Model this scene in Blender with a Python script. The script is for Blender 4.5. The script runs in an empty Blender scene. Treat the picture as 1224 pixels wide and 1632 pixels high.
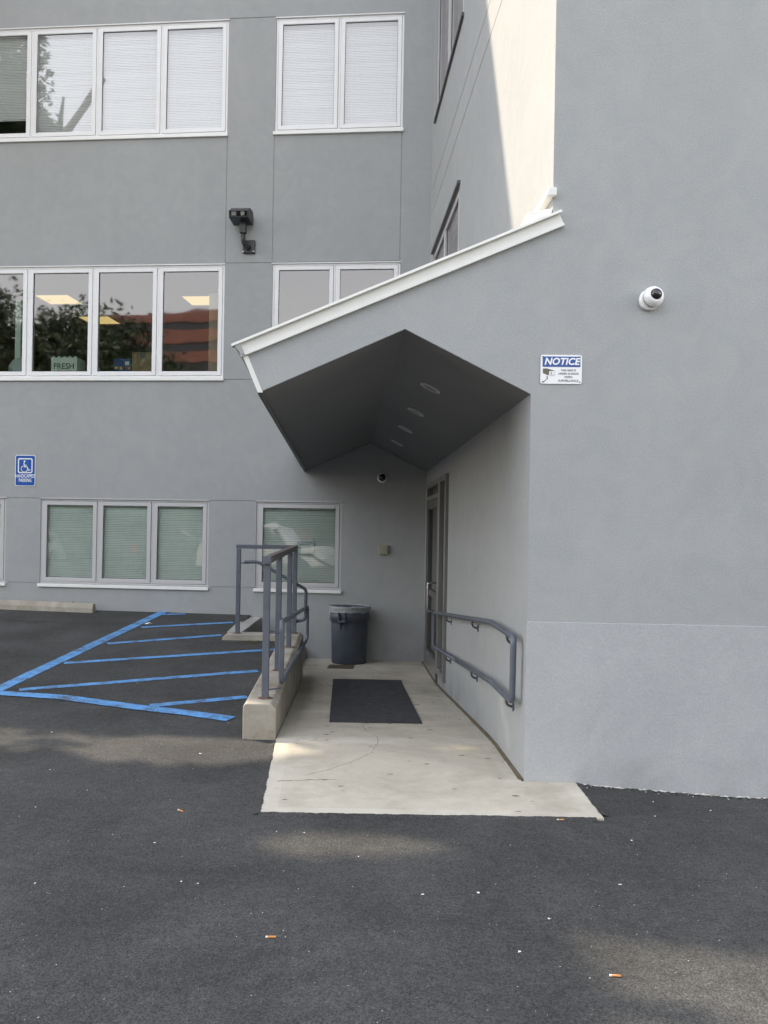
import bpy, bmesh, math, random
from mathutils import Vector, Matrix, noise
random.seed(7)
S = bpy.context.scene
C = S.collection
R = math.radians
# ------------------------------------------------------------------ camera, sky, sun, exposure
cam = bpy.data.cameras.new('camera'); camo = bpy.data.objects.new('camera', cam); C.objects.link(camo); S.camera = camo
cam.sensor_fit = 'VERTICAL'; cam.sensor_height = 36; cam.sensor_width = 27; cam.lens = 1411/1632*36
cam.shift_y = 38/1632; cam.clip_start = .05; cam.clip_end = 2000
camo.matrix_world = Matrix.Translation((0, 0, 1.6)) @ Matrix.Rotation(R(90), 4, 'X') @ Matrix.Rotation(.017, 4, 'Z')
SUN = Vector((-1.5, 1.0, 1.64)).normalized()
EL = math.asin(SUN.z)
w = bpy.data.worlds.new('World'); S.world = w; w.use_nodes = True
nt = w.node_tree; bg = nt.nodes['Background']
sky = nt.nodes.new('ShaderNodeTexSky'); sky.sky_type = 'NISHITA'; sky.sun_disc = False
sky.sun_elevation = EL; sky.sun_rotation = math.atan2(SUN.x, SUN.y) % (2*math.pi)
sky.air_density = 2.0; sky.dust_density = 0.4; sky.ozone_density = 1.0; sky.altitude = 0
hs_ = nt.nodes.new('ShaderNodeHueSaturation'); hs_.inputs['Saturation'].default_value = .38      # hazy, nearly white summer sky
nt.links.new(sky.outputs[0], hs_.inputs['Color'])
vm_ = nt.nodes.new('ShaderNodeVectorMath'); vm_.operation = 'MULTIPLY'; vm_.inputs[1].default_value = (1.05, .99, .98)
nt.links.new(hs_.outputs[0], vm_.inputs[0]); nt.links.new(vm_.outputs[0], bg.inputs[0]); bg.inputs[1].default_value = .15
sl = bpy.data.lights.new('sun', 'SUN'); sl.energy = 2.05; sl.angle = R(.55); sl.color = (1, .85, .66)
so = bpy.data.objects.new('sun', sl); C.objects.link(so); so.location = SUN*60
so.rotation_euler = (-SUN).to_track_quat('-Z', 'Y').to_euler()
S.view_settings.view_transform = 'Standard'; S.view_settings.look = 'None'
S.view_settings.exposure = 1.92; S.view_settings.gamma = 1

# ------------------------------------------------------------------ materials
def srgb(r, g, b):
    f = lambda c: (c/255/12.92) if c/255 <= .04045 else ((c/255+.055)/1.055)**2.4
    return (f(r), f(g), f(b))
MATS = {}
def mat(name, col, rough=.7, metal=0, spec=.5, var=0., vscale=2., fine=0., fscale=150., bump=0., bscale=200., col2=None, alpha=None, emit=None, bdist=.002):
    m = bpy.data.materials.new(name); m.use_nodes = True; MATS[name] = m
    t = m.node_tree; n = t.nodes; L = t.links; p = n['Principled BSDF']
    p.inputs['Roughness'].default_value = rough; p.inputs['Metallic'].default_value = metal
    p.inputs['Specular IOR Level'].default_value = spec
    tc = n.new('ShaderNodeTexCoord')
    src = None
    rgb = n.new('ShaderNodeRGB'); rgb.outputs[0].default_value = (*col, 1); src = rgb.outputs[0]
    def mul(src, scale, amt, det, rough_=.6):
        no = n.new('ShaderNodeTexNoise'); no.inputs['Scale'].default_value = scale; no.inputs['Detail'].default_value = det; no.inputs['Roughness'].default_value = rough_
        L.new(tc.outputs['Object'], no.inputs['Vector'])
        mr = n.new('ShaderNodeMapRange'); mr.inputs['From Min'].default_value = .3; mr.inputs['From Max'].default_value = .7
        mr.inputs['To Min'].default_value = 1-amt; mr.inputs['To Max'].default_value = 1+amt
        L.new(no.outputs['Fac'], mr.inputs['Value'])
        vm = n.new('ShaderNodeVectorMath'); vm.operation = 'SCALE'; L.new(src, vm.inputs[0]); L.new(mr.outputs[0], vm.inputs['Scale'])
        return vm.outputs[0]
    if col2:
        no = n.new('ShaderNodeTexNoise'); no.inputs['Scale'].default_value = vscale*.7; no.inputs['Detail'].default_value = 6; no.inputs['Roughness'].default_value = .65
        L.new(tc.outputs['Object'], no.inputs['Vector'])
        cr = n.new('ShaderNodeMapRange'); cr.inputs['From Min'].default_value = .48; cr.inputs['From Max'].default_value = .72
        L.new(no.outputs['Fac'], cr.inputs['Value'])
        mx = n.new('ShaderNodeMix'); mx.data_type = 'RGBA'; L.new(cr.outputs[0], mx.inputs[0]); L.new(src, mx.inputs[6]); mx.inputs[7].default_value = (*col2, 1)
        src = mx.outputs[2]
    if var: src = mul(src, vscale, var, 4)
    if fine: src = mul(src, fscale, fine, 2)
    L.new(src, p.inputs['Base Color'])
    if bump:
        no = n.new('ShaderNodeTexNoise'); no.inputs['Scale'].default_value = bscale; no.inputs['Detail'].default_value = 3
        L.new(tc.outputs['Object'], no.inputs['Vector'])
        b = n.new('ShaderNodeBump'); b.inputs['Strength'].default_value = bump; b.inputs['Distance'].default_value = bdist
        L.new(no.outputs['Fac'], b.inputs['Height']); L.new(b.outputs[0], p.inputs['Normal'])
    if alpha is not None:
        p.inputs['Alpha'].default_value = alpha
    if emit:
        p.inputs['Emission Color'].default_value = (*emit[0], 1); p.inputs['Emission Strength'].default_value = emit[1]
    return m
def glass_mat(name, tint, refl, wave=.0015):
    m = bpy.data.materials.new(name); m.use_nodes = True; MATS[name] = m
    t = m.node_tree; n = t.nodes; L = t.links
    for x in list(n): n.remove(x)
    o = n.new('ShaderNodeOutputMaterial'); mx = n.new('ShaderNodeMixShader'); tr = n.new('ShaderNodeBsdfTransparent'); gl = n.new('ShaderNodeBsdfGlossy')
    tr.inputs[0].default_value = (*tint, 1); gl.inputs['Roughness'].default_value = .022; gl.inputs['Color'].default_value = (1, .955, .965, 1)
    fr = n.new('ShaderNodeFresnel'); fr.inputs['IOR'].default_value = 1.5
    ma = n.new('ShaderNodeMath'); ma.operation = 'ADD'; ma.inputs[1].default_value = refl; ma.use_clamp = True
    L.new(fr.outputs[0], ma.inputs[0]); L.new(ma.outputs[0], mx.inputs[0]); L.new(tr.outputs[0], mx.inputs[1]); L.new(gl.outputs[0], mx.inputs[2]); L.new(mx.outputs[0], o.inputs[0])
    tc = n.new('ShaderNodeTexCoord'); no = n.new('ShaderNodeTexNoise'); no.inputs['Scale'].default_value = 1.6; no.inputs['Detail'].default_value = 1
    L.new(tc.outputs['Object'], no.inputs['Vector'])
    b = n.new('ShaderNodeBump'); b.inputs['Strength'].default_value = 1; b.inputs['Distance'].default_value = wave
    L.new(no.outputs['Fac'], b.inputs['Height']); L.new(b.outputs[0], gl.inputs['Normal'])
    return m
def stucco(name, col, streak=.012):
    m = mat(name, col, rough=.9, spec=.2, var=.035, vscale=.8, fine=.06, fscale=80, bump=.42, bscale=100, bdist=.004)
    # broad trowel swirls and patches, cool against warm
    t = m.node_tree; n = t.nodes; L = t.links; p = n['Principled BSDF']; tc = n['Texture Coordinate']
    sw = n.new('ShaderNodeTexNoise'); sw.inputs['Scale'].default_value = 3.5; sw.inputs['Detail'].default_value = 5; sw.inputs['Distortion'].default_value = 1.6; L.new(tc.outputs['Object'], sw.inputs['Vector'])
    s1 = n.new('ShaderNodeMapRange'); s1.inputs['From Min'].default_value = .35; s1.inputs['From Max'].default_value = .7; s1.inputs['To Max'].default_value = 1; L.new(sw.outputs['Fac'], s1.inputs['Value'])
    mz = n.new('ShaderNodeMix'); mz.data_type = 'RGBA'; mz.blend_type = 'MULTIPLY'; mz.inputs[0].default_value = 1
    cz = n.new('ShaderNodeMix'); cz.data_type = 'RGBA'; L.new(s1.outputs[0], cz.inputs[0]); cz.inputs[6].default_value = (.965, .97, .975, 1); cz.inputs[7].default_value = (1.035, 1.025, 1.02, 1)
    L.new(p.inputs['Base Color'].links[0].from_socket, mz.inputs[6]); L.new(cz.outputs[2], mz.inputs[7]); L.new(mz.outputs[2], p.inputs['Base Color'])
    t = m.node_tree; n = t.nodes; L = t.links; p = n['Principled BSDF']
    # faint vertical weather streaks and darker splash dirt close to the ground
    tc = n['Texture Coordinate']; mp = n.new('ShaderNodeMapping'); mp.inputs['Scale'].default_value = (5, 5, .35)
    L.new(tc.outputs['Object'], mp.inputs['Vector'])
    no = n.new('ShaderNodeTexNoise'); no.inputs['Scale'].default_value = 1; no.inputs['Detail'].default_value = 5
    L.new(mp.outputs[0], no.inputs['Vector'])
    mr = n.new('ShaderNodeMapRange'); mr.inputs['From Min'].default_value = .3; mr.inputs['From Max'].default_value = .7; mr.inputs['To Min'].default_value = 1-streak; mr.inputs['To Max'].default_value = 1+streak
    L.new(no.outputs['Fac'], mr.inputs['Value'])
    old = p.inputs['Base Color'].links[0].from_socket
    vm = n.new('ShaderNodeVectorMath'); vm.operation = 'SCALE'; L.new(old, vm.inputs[0]); L.new(mr.outputs[0], vm.inputs['Scale']); L.new(vm.outputs[0], p.inputs['Base Color'])
    # splash stain
    sx = n.new('ShaderNodeSeparateXYZ'); L.new(tc.outputs['Object'], sx.inputs[0])
    n2 = n.new('ShaderNodeTexNoise'); n2.inputs['Scale'].default_value = 2.2; n2.inputs['Detail'].default_value = 6; L.new(tc.outputs['Object'], n2.inputs['Vector'])
    hz = n.new('ShaderNodeMapRange'); hz.inputs['From Min'].default_value = .0; hz.inputs['From Max'].default_value = .22; hz.inputs['To Min'].default_value = .5; hz.inputs['To Max'].default_value = .0
    L.new(sx.outputs['Z'], hz.inputs['Value'])
    th = n.new('ShaderNodeMath'); th.operation = 'MULTIPLY'; L.new(hz.outputs[0], th.inputs[0])
    r2 = n.new('ShaderNodeMapRange'); r2.inputs['From Min'].default_value = .48; r2.inputs['From Max'].default_value = .75; L.new(n2.outputs['Fac'], r2.inputs['Value']); L.new(r2.outputs[0], th.inputs[1])
    mx = n.new('ShaderNodeMix'); mx.data_type = 'RGBA'; L.new(th.outputs[0], mx.inputs[0]); L.new(vm.outputs[0], mx.inputs[6]); mx.inputs[7].default_value = (col[0]*.55, col[1]*.53, col[2]*.5, 1)
    L.new(mx.outputs[2], p.inputs['Base Color'])
    return m
def asphalt(name):
    m = mat(name, (.056, .0565, .0555), rough=.93, spec=.25, var=.13, vscale=.55, fine=.0)
    t = m.node_tree; n = t.nodes; L = t.links; p = n['Principled BSDF']; tc = n['Texture Coordinate']
    old = p.inputs['Base Color'].links[0].from_socket
    vo = n.new('ShaderNodeTexVoronoi'); vo.inputs['Scale'].default_value = 150; vo.inputs['Randomness'].default_value = 1
    L.new(tc.outputs['Object'], vo.inputs['Vector'])
    sv = n.new('ShaderNodeSeparateXYZ'); L.new(vo.outputs['Color'], sv.inputs[0])
    mr = n.new('ShaderNodeMapRange'); mr.inputs['From Min'].default_value = 0; mr.inputs['From Max'].default_value = 1; mr.inputs['To Min'].default_value = .58; mr.inputs['To Max'].default_value = 1.38
    L.new(sv.outputs['X'], mr.inputs['Value'])
    pw = n.new('ShaderNodeMath'); pw.operation = 'GREATER_THAN'; pw.inputs[1].default_value = .985; L.new(sv.outputs['Y'], pw.inputs[0])
    ad = n.new('ShaderNodeMath'); ad.operation = 'MULTIPLY_ADD'; ad.inputs[1].default_value = .7; L.new(pw.outputs[0], ad.inputs[0]); L.new(mr.outputs[0], ad.inputs[2])
    no = n.new('ShaderNodeTexNoise'); no.inputs['Scale'].default_value = 14; no.inputs['Detail'].default_value = 6; no.inputs['Roughness'].default_value = .75; L.new(tc.outputs['Object'], no.inputs['Vector'])
    m2 = n.new('ShaderNodeMapRange'); m2.inputs['From Min'].default_value = .3; m2.inputs['From Max'].default_value = .7; m2.inputs['To Min'].default_value = .8; m2.inputs['To Max'].default_value = 1.2; L.new(no.outputs['Fac'], m2.inputs['Value'])
    mm = n.new('ShaderNodeMath'); mm.operation = 'MULTIPLY'; L.new(ad.outputs[0], mm.inputs[0]); L.new(m2.outputs[0], mm.inputs[1])
    vm = n.new('ShaderNodeVectorMath'); vm.operation = 'SCALE'; L.new(old, vm.inputs[0]); L.new(mm.outputs[0], vm.inputs['Scale']); L.new(vm.outputs[0], p.inputs['Base Color'])
    # worn lighter lanes, dark oil spots
    wn = n.new('ShaderNodeTexNoise'); wn.inputs['Scale'].default_value = 1.1; wn.inputs['Detail'].default_value = 8; wn.inputs['Roughness'].default_value = .62; wn.inputs['Distortion'].default_value = .6; L.new(tc.outputs['Object'], wn.inputs['Vector'])
    wr_ = n.new('ShaderNodeMapRange'); wr_.inputs['From Min'].default_value = .36; wr_.inputs['From Max'].default_value = .66; wr_.inputs['To Min'].default_value = .80; wr_.inputs['To Max'].default_value = 1.18; L.new(wn.outputs['Fac'], wr_.inputs['Value'])
    ov = n.new('ShaderNodeTexVoronoi'); ov.inputs['Scale'].default_value = .9; L.new(tc.outputs['Object'], ov.inputs['Vector'])
    oa = n.new('ShaderNodeMath'); oa.operation = 'MULTIPLY_ADD'; oa.inputs[1].default_value = .25; L.new(no.outputs['Fac'], oa.inputs[0]); L.new(ov.outputs['Distance'], oa.inputs[2])
    om = n.new('ShaderNodeMapRange'); om.inputs['From Min'].default_value = .2; om.inputs['From Max'].default_value = .3; om.inputs['To Min'].default_value = .72; om.inputs['To Max'].default_value = 1; L.new(oa.outputs[0], om.inputs['Value'])
    ml = n.new('ShaderNodeMath'); ml.operation = 'MULTIPLY'; L.new(wr_.outputs[0], ml.inputs[0]); L.new(om.outputs[0], ml.inputs[1])
    v2 = n.new('ShaderNodeVectorMath'); v2.operation = 'SCALE'; L.new(vm.outputs[0], v2.inputs[0]); L.new(ml.outputs[0], v2.inputs['Scale']); L.new(v2.outputs[0], p.inputs['Base Color'])
    # stones stand proud of the binder
    b1 = n.new('ShaderNodeBump'); b1.inputs['Strength'].default_value = .9; b1.inputs['Distance'].default_value = .0035; b1.invert = True
    L.new(vo.outputs['Distance'], b1.inputs['Height'])
    n3 = n.new('ShaderNodeTexNoise'); n3.inputs['Scale'].default_value = 45; n3.inputs['Detail'].default_value = 4; L.new(tc.outputs['Object'], n3.inputs['Vector'])
    b2 = n.new('ShaderNodeBump'); b2.inputs['Strength'].default_value = .7; b2.inputs['Distance'].default_value = .006; L.new(n3.outputs['Fac'], b2.inputs['Height']); L.new(b1.outputs[0], b2.inputs['Normal'])
    L.new(b2.outputs[0], p.inputs['Normal'])
    return m
def concrete(name, col, dark, var=.1):
    m = mat(name, col, rough=.88, spec=.3, var=var, vscale=3, fine=.06, fscale=120, bump=.3, bscale=160, col2=None)
    t = m.node_tree; n = t.nodes; L = t.links; p = n['Principled BSDF']; tc = n['Texture Coordinate']
    old = p.inputs['Base Color'].links[0].from_socket
    # small dark gum/oil spots plus broad grime
    vo = n.new('ShaderNodeTexVoronoi'); vo.inputs['Scale'].default_value = 4.5
    mp = n.new('ShaderNodeMapping'); mp.inputs['Scale'].default_value = (1, 2.2, 1); L.new(tc.outputs['Object'], mp.inputs['Vector']); L.new(mp.outputs[0], vo.inputs['Vector'])
    nn = n.new('ShaderNodeTexNoise'); nn.inputs['Scale'].default_value = 30; L.new(tc.outputs['Object'], nn.inputs['Vector'])
    sm = n.new('ShaderNodeMath'); sm.operation = 'MULTIPLY_ADD'; sm.inputs[1].default_value = .1; L.new(nn.outputs['Fac'], sm.inputs[0]); L.new(vo.outputs['Distance'], sm.inputs[2])
    mr = n.new('ShaderNodeMapRange'); mr.inputs['From Min'].default_value = .09; mr.inputs['From Max'].default_value = .15; mr.inputs['To Min'].default_value = .45; mr.inputs['To Max'].default_value = 0
    L.new(sm.outputs[0], mr.inputs['Value'])
    g = n.new('ShaderNodeTexNoise'); g.inputs['Scale'].default_value = 1.3; g.inputs['Detail'].default_value = 7; g.inputs['Roughness'].default_value = .7; L.new(tc.outputs['Object'], g.inputs['Vector'])
    gr = n.new('ShaderNodeMapRange'); gr.inputs['From Min'].default_value = .45; gr.inputs['From Max'].default_value = .75; gr.inputs['To Max'].default_value = .8; L.new(g.outputs['Fac'], gr.inputs['Value'])
    mxm = n.new('ShaderNodeMath'); mxm.operation = 'MAXIMUM'; L.new(mr.outputs[0], mxm.inputs[0]); L.new(gr.outputs[0], mxm.inputs[1])
    mx = n.new('ShaderNodeMix'); mx.data_type = 'RGBA'; L.new(mxm.outputs[0], mx.inputs[0]); L.new(old, mx.inputs[6]); mx.inputs[7].default_value = (*dark, 1)
    L.new(mx.outputs[2], p.inputs['Base Color'])
    return m

stucco('stucco', (.355, .366, .370)); M = MATS
stucco('stucco_low', (.39, .40, .412))
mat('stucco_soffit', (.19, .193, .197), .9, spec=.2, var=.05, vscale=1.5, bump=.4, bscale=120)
asphalt('asphalt')
concrete('concrete', (.49, .45, .375), (.28, .25, .19))
concrete('trowel', (.515, .48, .41), (.31, .28, .22), .06)
concrete('curb_concrete', (.36, .335, .285), (.17, .14, .10), .2)
concrete('cap_concrete', (.40, .40, .37), (.27, .26, .24), .1)
mat('vinyl', (.78, .78, .79), .45, var=.03, vscale=4)
mat('vinyl_grey', (.50, .495, .50), .45, var=.03, vscale=4)
mat('sill_metal', (.82, .82, .80), .35, var=.03, vscale=6)
mat('gasket', (.05, .05, .05), .6)
mat('trim_white', (.72, .72, .69), .35, var=.04, vscale=6)
mat('trim_under', (.3, .31, .31), .5)
mat('roofing', (.12, .12, .12), .9, var=.2, vscale=20)
glass_mat('glass', (.80, .88, .84), .12)
glass_mat('glass_up', (.93, .96, .95), .15)
glass_mat('glass_low', (.90, .975, .935), .06, .003)
glass_mat('door_glass', (.55, .6, .58), .05)
mat('slat', (.90, .92, .90), .5, var=.05, vscale=6)
mat('slat_white', (.88, .89, .90), .5)
mat('room_paint', (.32, .31, .28), .9)
mat('room_floor', (.12, .1, .08), .9)
mat('tan_panel', (.42, .30, .19), .7, var=.05)
mat('rail_paint', (.108, .120, .148), .38, spec=.5, var=.12, vscale=9, fine=.06, fscale=200, bump=.2, bscale=90)
mat('rail_top', (.13, .115, .115), .5, var=.25, vscale=14, col2=(.16, .10, .075))
mat('rust', (.22, .085, .03), .9, var=.4, vscale=40)
mat('steel', (.6, .6, .6), .25, metal=1)
mat('alu', (.20, .20, .19), .4, var=.05)
mat('alu_dark', (.09, .094, .094), .45)
mat('black_metal', (.028, .030, .034), .42, var=.1)
mat('lens', (.5, .5, .45), .1, metal=.8)
mat('bin_plastic', (.062, .072, .092), .5, spec=.4, var=.16, vscale=7, fine=.05, bump=.2, bscale=40)
mat('bag_film', (.6, .62, .64), .2, alpha=.4, bump=.8, bscale=35, bdist=.01)
mat('mat_fibre', (.064, .065, .068), .97, spec=.1, var=.22, vscale=12, fine=.35, fscale=260, bump=.8, bscale=320)
mat('rust_plate', (.085, .065, .045), .85, var=.3, vscale=25)
mat('camera_white', (.86, .86, .86), .3)
mat('dome_black', (.012, .012, .016), .04, spec=.8)
mat('sign_white', (.82, .83, .84), .35)
mat('sign_blue', (.035, .085, .30), .4)
mat('access_blue', (.012, .085, .36), .35, var=.05, vscale=20)
mat('ink', (.03, .03, .03), .6)
mat('ink_grey', (.12, .12, .11), .6)
mat('picto', (.13, .12, .095), .6)
mat('beige_box', (.34, .31, .24), .5)
mat('blue_paint', (.095, .29, .60), .75, var=.22, vscale=16, fine=.35, fscale=120, col2=(.12, .26, .47), bump=.6, bscale=110, bdist=.004)
mat('sealant', (.14, .115, .075), .9, var=.2, vscale=12)
mat('white_chip', (.75, .74, .70), .8)
mat('orange_filter', (.62, .27, .08), .7)
mat('carton', (.74, .80, .73), .8)
mat('carton_green', (.02, .11, .06), .7)
mat('carton_red', (.45, .07, .07), .7)
mat('carton_blue', (.02, .06, .22), .6)
mat('yellow', (.75, .55, .05), .6)
mat('cardboard', (.30, .20, .11), .85, var=.06)
mat('bag_white', (.55, .60, .60), .4, bump=.5, bscale=20, bdist=.02)
mat('bag_blue', (.03, .08, .35), .4, bump=.5, bscale=20, bdist=.02)
mat('light_panel', (.8, .7, .5), .6, emit=((1, .70, .28), .22))
mat('paper', (.72, .76, .76), .8)
mat('bark', (.085, .065, .045), .95, var=.3, vscale=8, bump=.6, bscale=20, bdist=.02)
mat('leaf', (.09, .14, .055), .6, var=.4, vscale=1.2)
mat('leaf_dark', (.05, .078, .035), .7, var=.4, vscale=.6)
mat('brick', (.20, .085, .065), .85, var=.12, vscale=.4)
mat('office_glass', (.02, .024, .032), .3, spec=.35)
mat('car_white', (.75, .76, .77), .2)
mat('car_dark', (.03, .035, .045), .2)
mat('tyre', (.02, .02, .02), .9)
mat('tail_red', (.6, .02, .015), .3)
mat('grass', (.05, .09, .025), .95, var=.3, vscale=.5)

def chip(name, under, lo, hi, scale):      # worn through to what lies below
    m = MATS[name]; t = m.node_tree; n = t.nodes; L = t.links; p = n['Principled BSDF']; tc = n['Texture Coordinate']
    a = n.new('ShaderNodeTexNoise'); a.inputs['Scale'].default_value = scale; a.inputs['Detail'].default_value = 7; a.inputs['Roughness'].default_value = .8; L.new(tc.outputs['Object'], a.inputs['Vector'])
    b = n.new('ShaderNodeTexNoise'); b.inputs['Scale'].default_value = scale*.12; b.inputs['Detail'].default_value = 3; L.new(tc.outputs['Object'], b.inputs['Vector'])
    ad = n.new('ShaderNodeMath'); ad.operation = 'MULTIPLY_ADD'; ad.inputs[1].default_value = .6; L.new(b.outputs['Fac'], ad.inputs[0]); L.new(a.outputs['Fac'], ad.inputs[2])
    r = n.new('ShaderNodeMapRange'); r.inputs['From Min'].default_value = lo; r.inputs['From Max'].default_value = hi; r.inputs['To Max'].default_value = .92; L.new(ad.outputs[0], r.inputs['Value'])
    mx = n.new('ShaderNodeMix'); mx.data_type = 'RGBA'; L.new(r.outputs[0], mx.inputs[0]); L.new(p.inputs['Base Color'].links[0].from_socket, mx.inputs[6]); mx.inputs[7].default_value = (*under, 1); L.new(mx.outputs[2], p.inputs['Base Color'])
chip('blue_paint', (.06, .065, .08), .80, .93, 60)
chip('rail_paint', (.16, .07, .035), 1.04, 1.08, 14)
chip('curb_concrete', (.17, .085, .045), .90, 1.06, 9)
mat('stain', (.22, .185, .14), .9, var=.2, vscale=20)
mat('crack', (.13, .11, .085), .95)
# ------------------------------------------------------------------ mesh helpers
class MB:
    def __init__(s): s.v = []; s.f = []; s.m = []; s.sm = []
    def face(s, pts, mi=0, smooth=False):
        i = len(s.v); s.v += [tuple(p) for p in pts]; s.f.append(tuple(range(i, i+len(pts)))); s.m.append(mi); s.sm.append(smooth)
    def box(s, x0, x1, y0, y1, z0, z1, mi=0):
        i = len(s.v)
        s.v += [(x, y, z) for x in (x0, x1) for y in (y0, y1) for z in (z0, z1)]
        for q in ((0, 1, 3, 2), (4, 6, 7, 5), (0, 4, 5, 1), (2, 3, 7, 6), (0, 2, 6, 4), (1, 5, 7, 3)):
            s.f.append(tuple(i+k for k in q)); s.m.append(mi); s.sm.append(False)
        return s
    def hexa(s, p, mi=0):  # 8 points: bottom 4 (ccw) then top 4
        i = len(s.v); s.v += [tuple(q) for q in p]
        for q in ((3, 2, 1, 0), (4, 5, 6, 7), (0, 1, 5, 4), (1, 2, 6, 5), (2, 3, 7, 6), (3, 0, 4, 7)):
            s.f.append(tuple(i+k for k in q)); s.m.append(mi); s.sm.append(False)
        return s
    def prism(s, poly, f, a, b, mi=0):  # poly of 2-D points, f(u,v,t)->xyz, extruded t from a to b
        i = len(s.v); n = len(poly)
        s.v += [tuple(f(u, v, a)) for u, v in poly] + [tuple(f(u, v, b)) for u, v in poly]
        s.f.append(tuple(range(i, i+n))); s.f.append(tuple(range(i+2*n-1, i+n-1, -1))); s.m += [mi, mi]; s.sm += [False, False]
        for k in range(n):
            j = (k+1) % n; s.f.append((i+k, i+n+k, i+n+j, i+j)); s.m.append(mi); s.sm.append(False)
        return s
    def tube(s, pts, r, n=12, mi=0, cap=True):
        pts = [Vector(p) for p in pts]; rings = []
        rr = r if isinstance(r, (list, tuple)) else [r]*len(pts)
        up = None
        for k, p in enumerate(pts):
            d = ((pts[min(k+1, len(pts)-1)]-p).normalized() + (p-pts[max(k-1, 0)]).normalized())
            d.normalize()
            if up is None:
                up = d.orthogonal().normalized()
            up = (up-d*up.dot(d)).normalized(); sd = d.cross(up)
            rings.append([p+(up*math.cos(2*math.pi*a/n)+sd*math.sin(2*math.pi*a/n))*rr[k] for a in range(n)])
        i = len(s.v)
        for g in rings: s.v += [tuple(q) for q in g]
        for k in range(len(rings)-1):
            for a in range(n):
                b = (a+1) % n
                s.f.append((i+k*n+a, i+k*n+b, i+(k+1)*n+b, i+(k+1)*n+a)); s.m.append(mi); s.sm.append(True)
        if cap:
            s.f.append(tuple(i+a for a in reversed(range(n)))); s.f.append(tuple(i+(len(rings)-1)*n+a for a in range(n))); s.m += [mi, mi]; s.sm += [False, False]
        return s
    def lathe(s, prof, n=32, f=None, mi=0, jit=None):
        f = f or (lambda x, y, z: (x, y, z)); i = len(s.v)
        for k, (r, z) in enumerate(prof):
            for a in range(n):
                t = 2*math.pi*a/n; q = r; zz = z
                if jit: q, zz = jit(k, a, r, z)
                s.v.append(tuple(f(q*math.cos(t), q*math.sin(t), zz)))
        for k in range(len(prof)-1):
            for a in range(n):
                b = (a+1) % n; s.f.append((i+k*n+a, i+k*n+b, i+(k+1)*n+b, i+(k+1)*n+a)); s.m.append(mi); s.sm.append(True)
        return s
    def build(s, name, mats, parent=None, bevel=0, fix=True, seg=2):
        me = bpy.data.meshes.new(name); me.from_pydata(s.v, [], s.f)
        for m in (mats if isinstance(mats, (list, tuple)) else [mats]): me.materials.append(MATS[m])
        me.polygons.foreach_set('material_index', s.m); me.polygons.foreach_set('use_smooth', s.sm)
        if fix:
            bm = bmesh.new(); bm.from_mesh(me); bmesh.ops.remove_doubles(bm, verts=bm.verts, dist=1e-5); bmesh.ops.recalc_face_normals(bm, faces=bm.faces); bm.to_mesh(me); bm.free()
        me.update()
        o = bpy.data.objects.new(name, me); C.objects.link(o)
        if parent: o.parent = parent
        if bevel:
            b = o.modifiers.new('bevel', 'BEVEL'); b.width = bevel; b.segments = seg; b.limit_method = 'ANGLE'; b.angle_limit = R(40)
        return o
def tag(o, label=None, cat=None, group=None, kind=None):
    for k, v in (('label', label), ('category', cat), ('group', group), ('kind', kind)):
        if v: o[k] = v
    return o
def empty(name, loc=(0, 0, 0), rz=0, **k):
    o = bpy.data.objects.new(name, None); C.objects.link(o); o.location = loc; o.rotation_euler = (0, 0, rz); o.empty_display_size = .2
    return tag(o, **k)
def fillet(pts, r, n=5):
    pts = [Vector(p) for p in pts]; out = [pts[0]]
    for k in range(1, len(pts)-1):
        a, b, c = pts[k-1], pts[k], pts[k+1]; d1 = (a-b); d2 = (c-b)
        l = min(r, d1.length*.45, d2.length*.45); p = b+d1.normalized()*l; q = b+d2.normalized()*l
        for i in range(n+1):
            t = i/n; out.append(p*(1-t)**2+b*2*t*(1-t)+q*t*t)
    out.append(pts[-1]); return out
def text(s, size, m, parent, loc, name='lettering', shear=0, bold=0, sx=1, rx=90, depth=.0006, sp=1):
    cu = bpy.data.curves.new(name, 'FONT'); cu.body = s; cu.size = size; cu.shear = shear; cu.offset = bold; cu.extrude = depth
    cu.align_x = 'CENTER'; cu.align_y = 'CENTER'; cu.space_character = sp; cu.resolution_u = 3
    t = bpy.data.objects.new('tmp', cu); C.objects.link(t)
    dg = bpy.context.evaluated_depsgraph_get(); dg.update(); me = bpy.data.meshes.new_from_object(t.evaluated_get(dg))
    bpy.data.objects.remove(t); me.name = name; me.materials.clear(); me.materials.append(MATS[m])
    me.transform(Matrix.Rotation(R(rx), 4, 'X') @ Matrix.Diagonal((sx, 1, 1, 1)))
    o = bpy.data.objects.new(name, me); C.objects.link(o); o.parent = parent; o.location = loc
    return o

# ------------------------------------------------------------------ place geometry shared by builders
KB = -.0987                                    # heading of the rear wall
CX, CY = .606, 12.95                           # inner corner
A_B = math.atan(KB); A_F = math.atan(-.038)
A_S = math.atan2(5.8-12.95, 1.069-.606); A_P = math.atan2(5.8-12.95, .947-.606)
def wy(x): return CY+KB*(x-CX)
def sstep(a, b, t): t = min(1, max(0, (t-a)/(b-a))); return t*t*(3-2*t)
def gz(x, y):                                   # asphalt height
    z = .063*max(0, y-7) if y < 13.4 else .4032
    z -= .06*min(1, max(0, (x-1.2)/1.1))*sstep(3, 5, y)
    return z
def fz(y): return 0 if y < 7 else (-.24*(y-7)/3.9 if y < 10.9 else -.24)   # walkway floor
def pw(y): return 1.2237-.0477*y                # passage wall line
def cr(y): return -.518-.0435*y                 # curb, face toward the passage
def cl(y): return -.778-.0435*y                 # curb, face toward the lot

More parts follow.
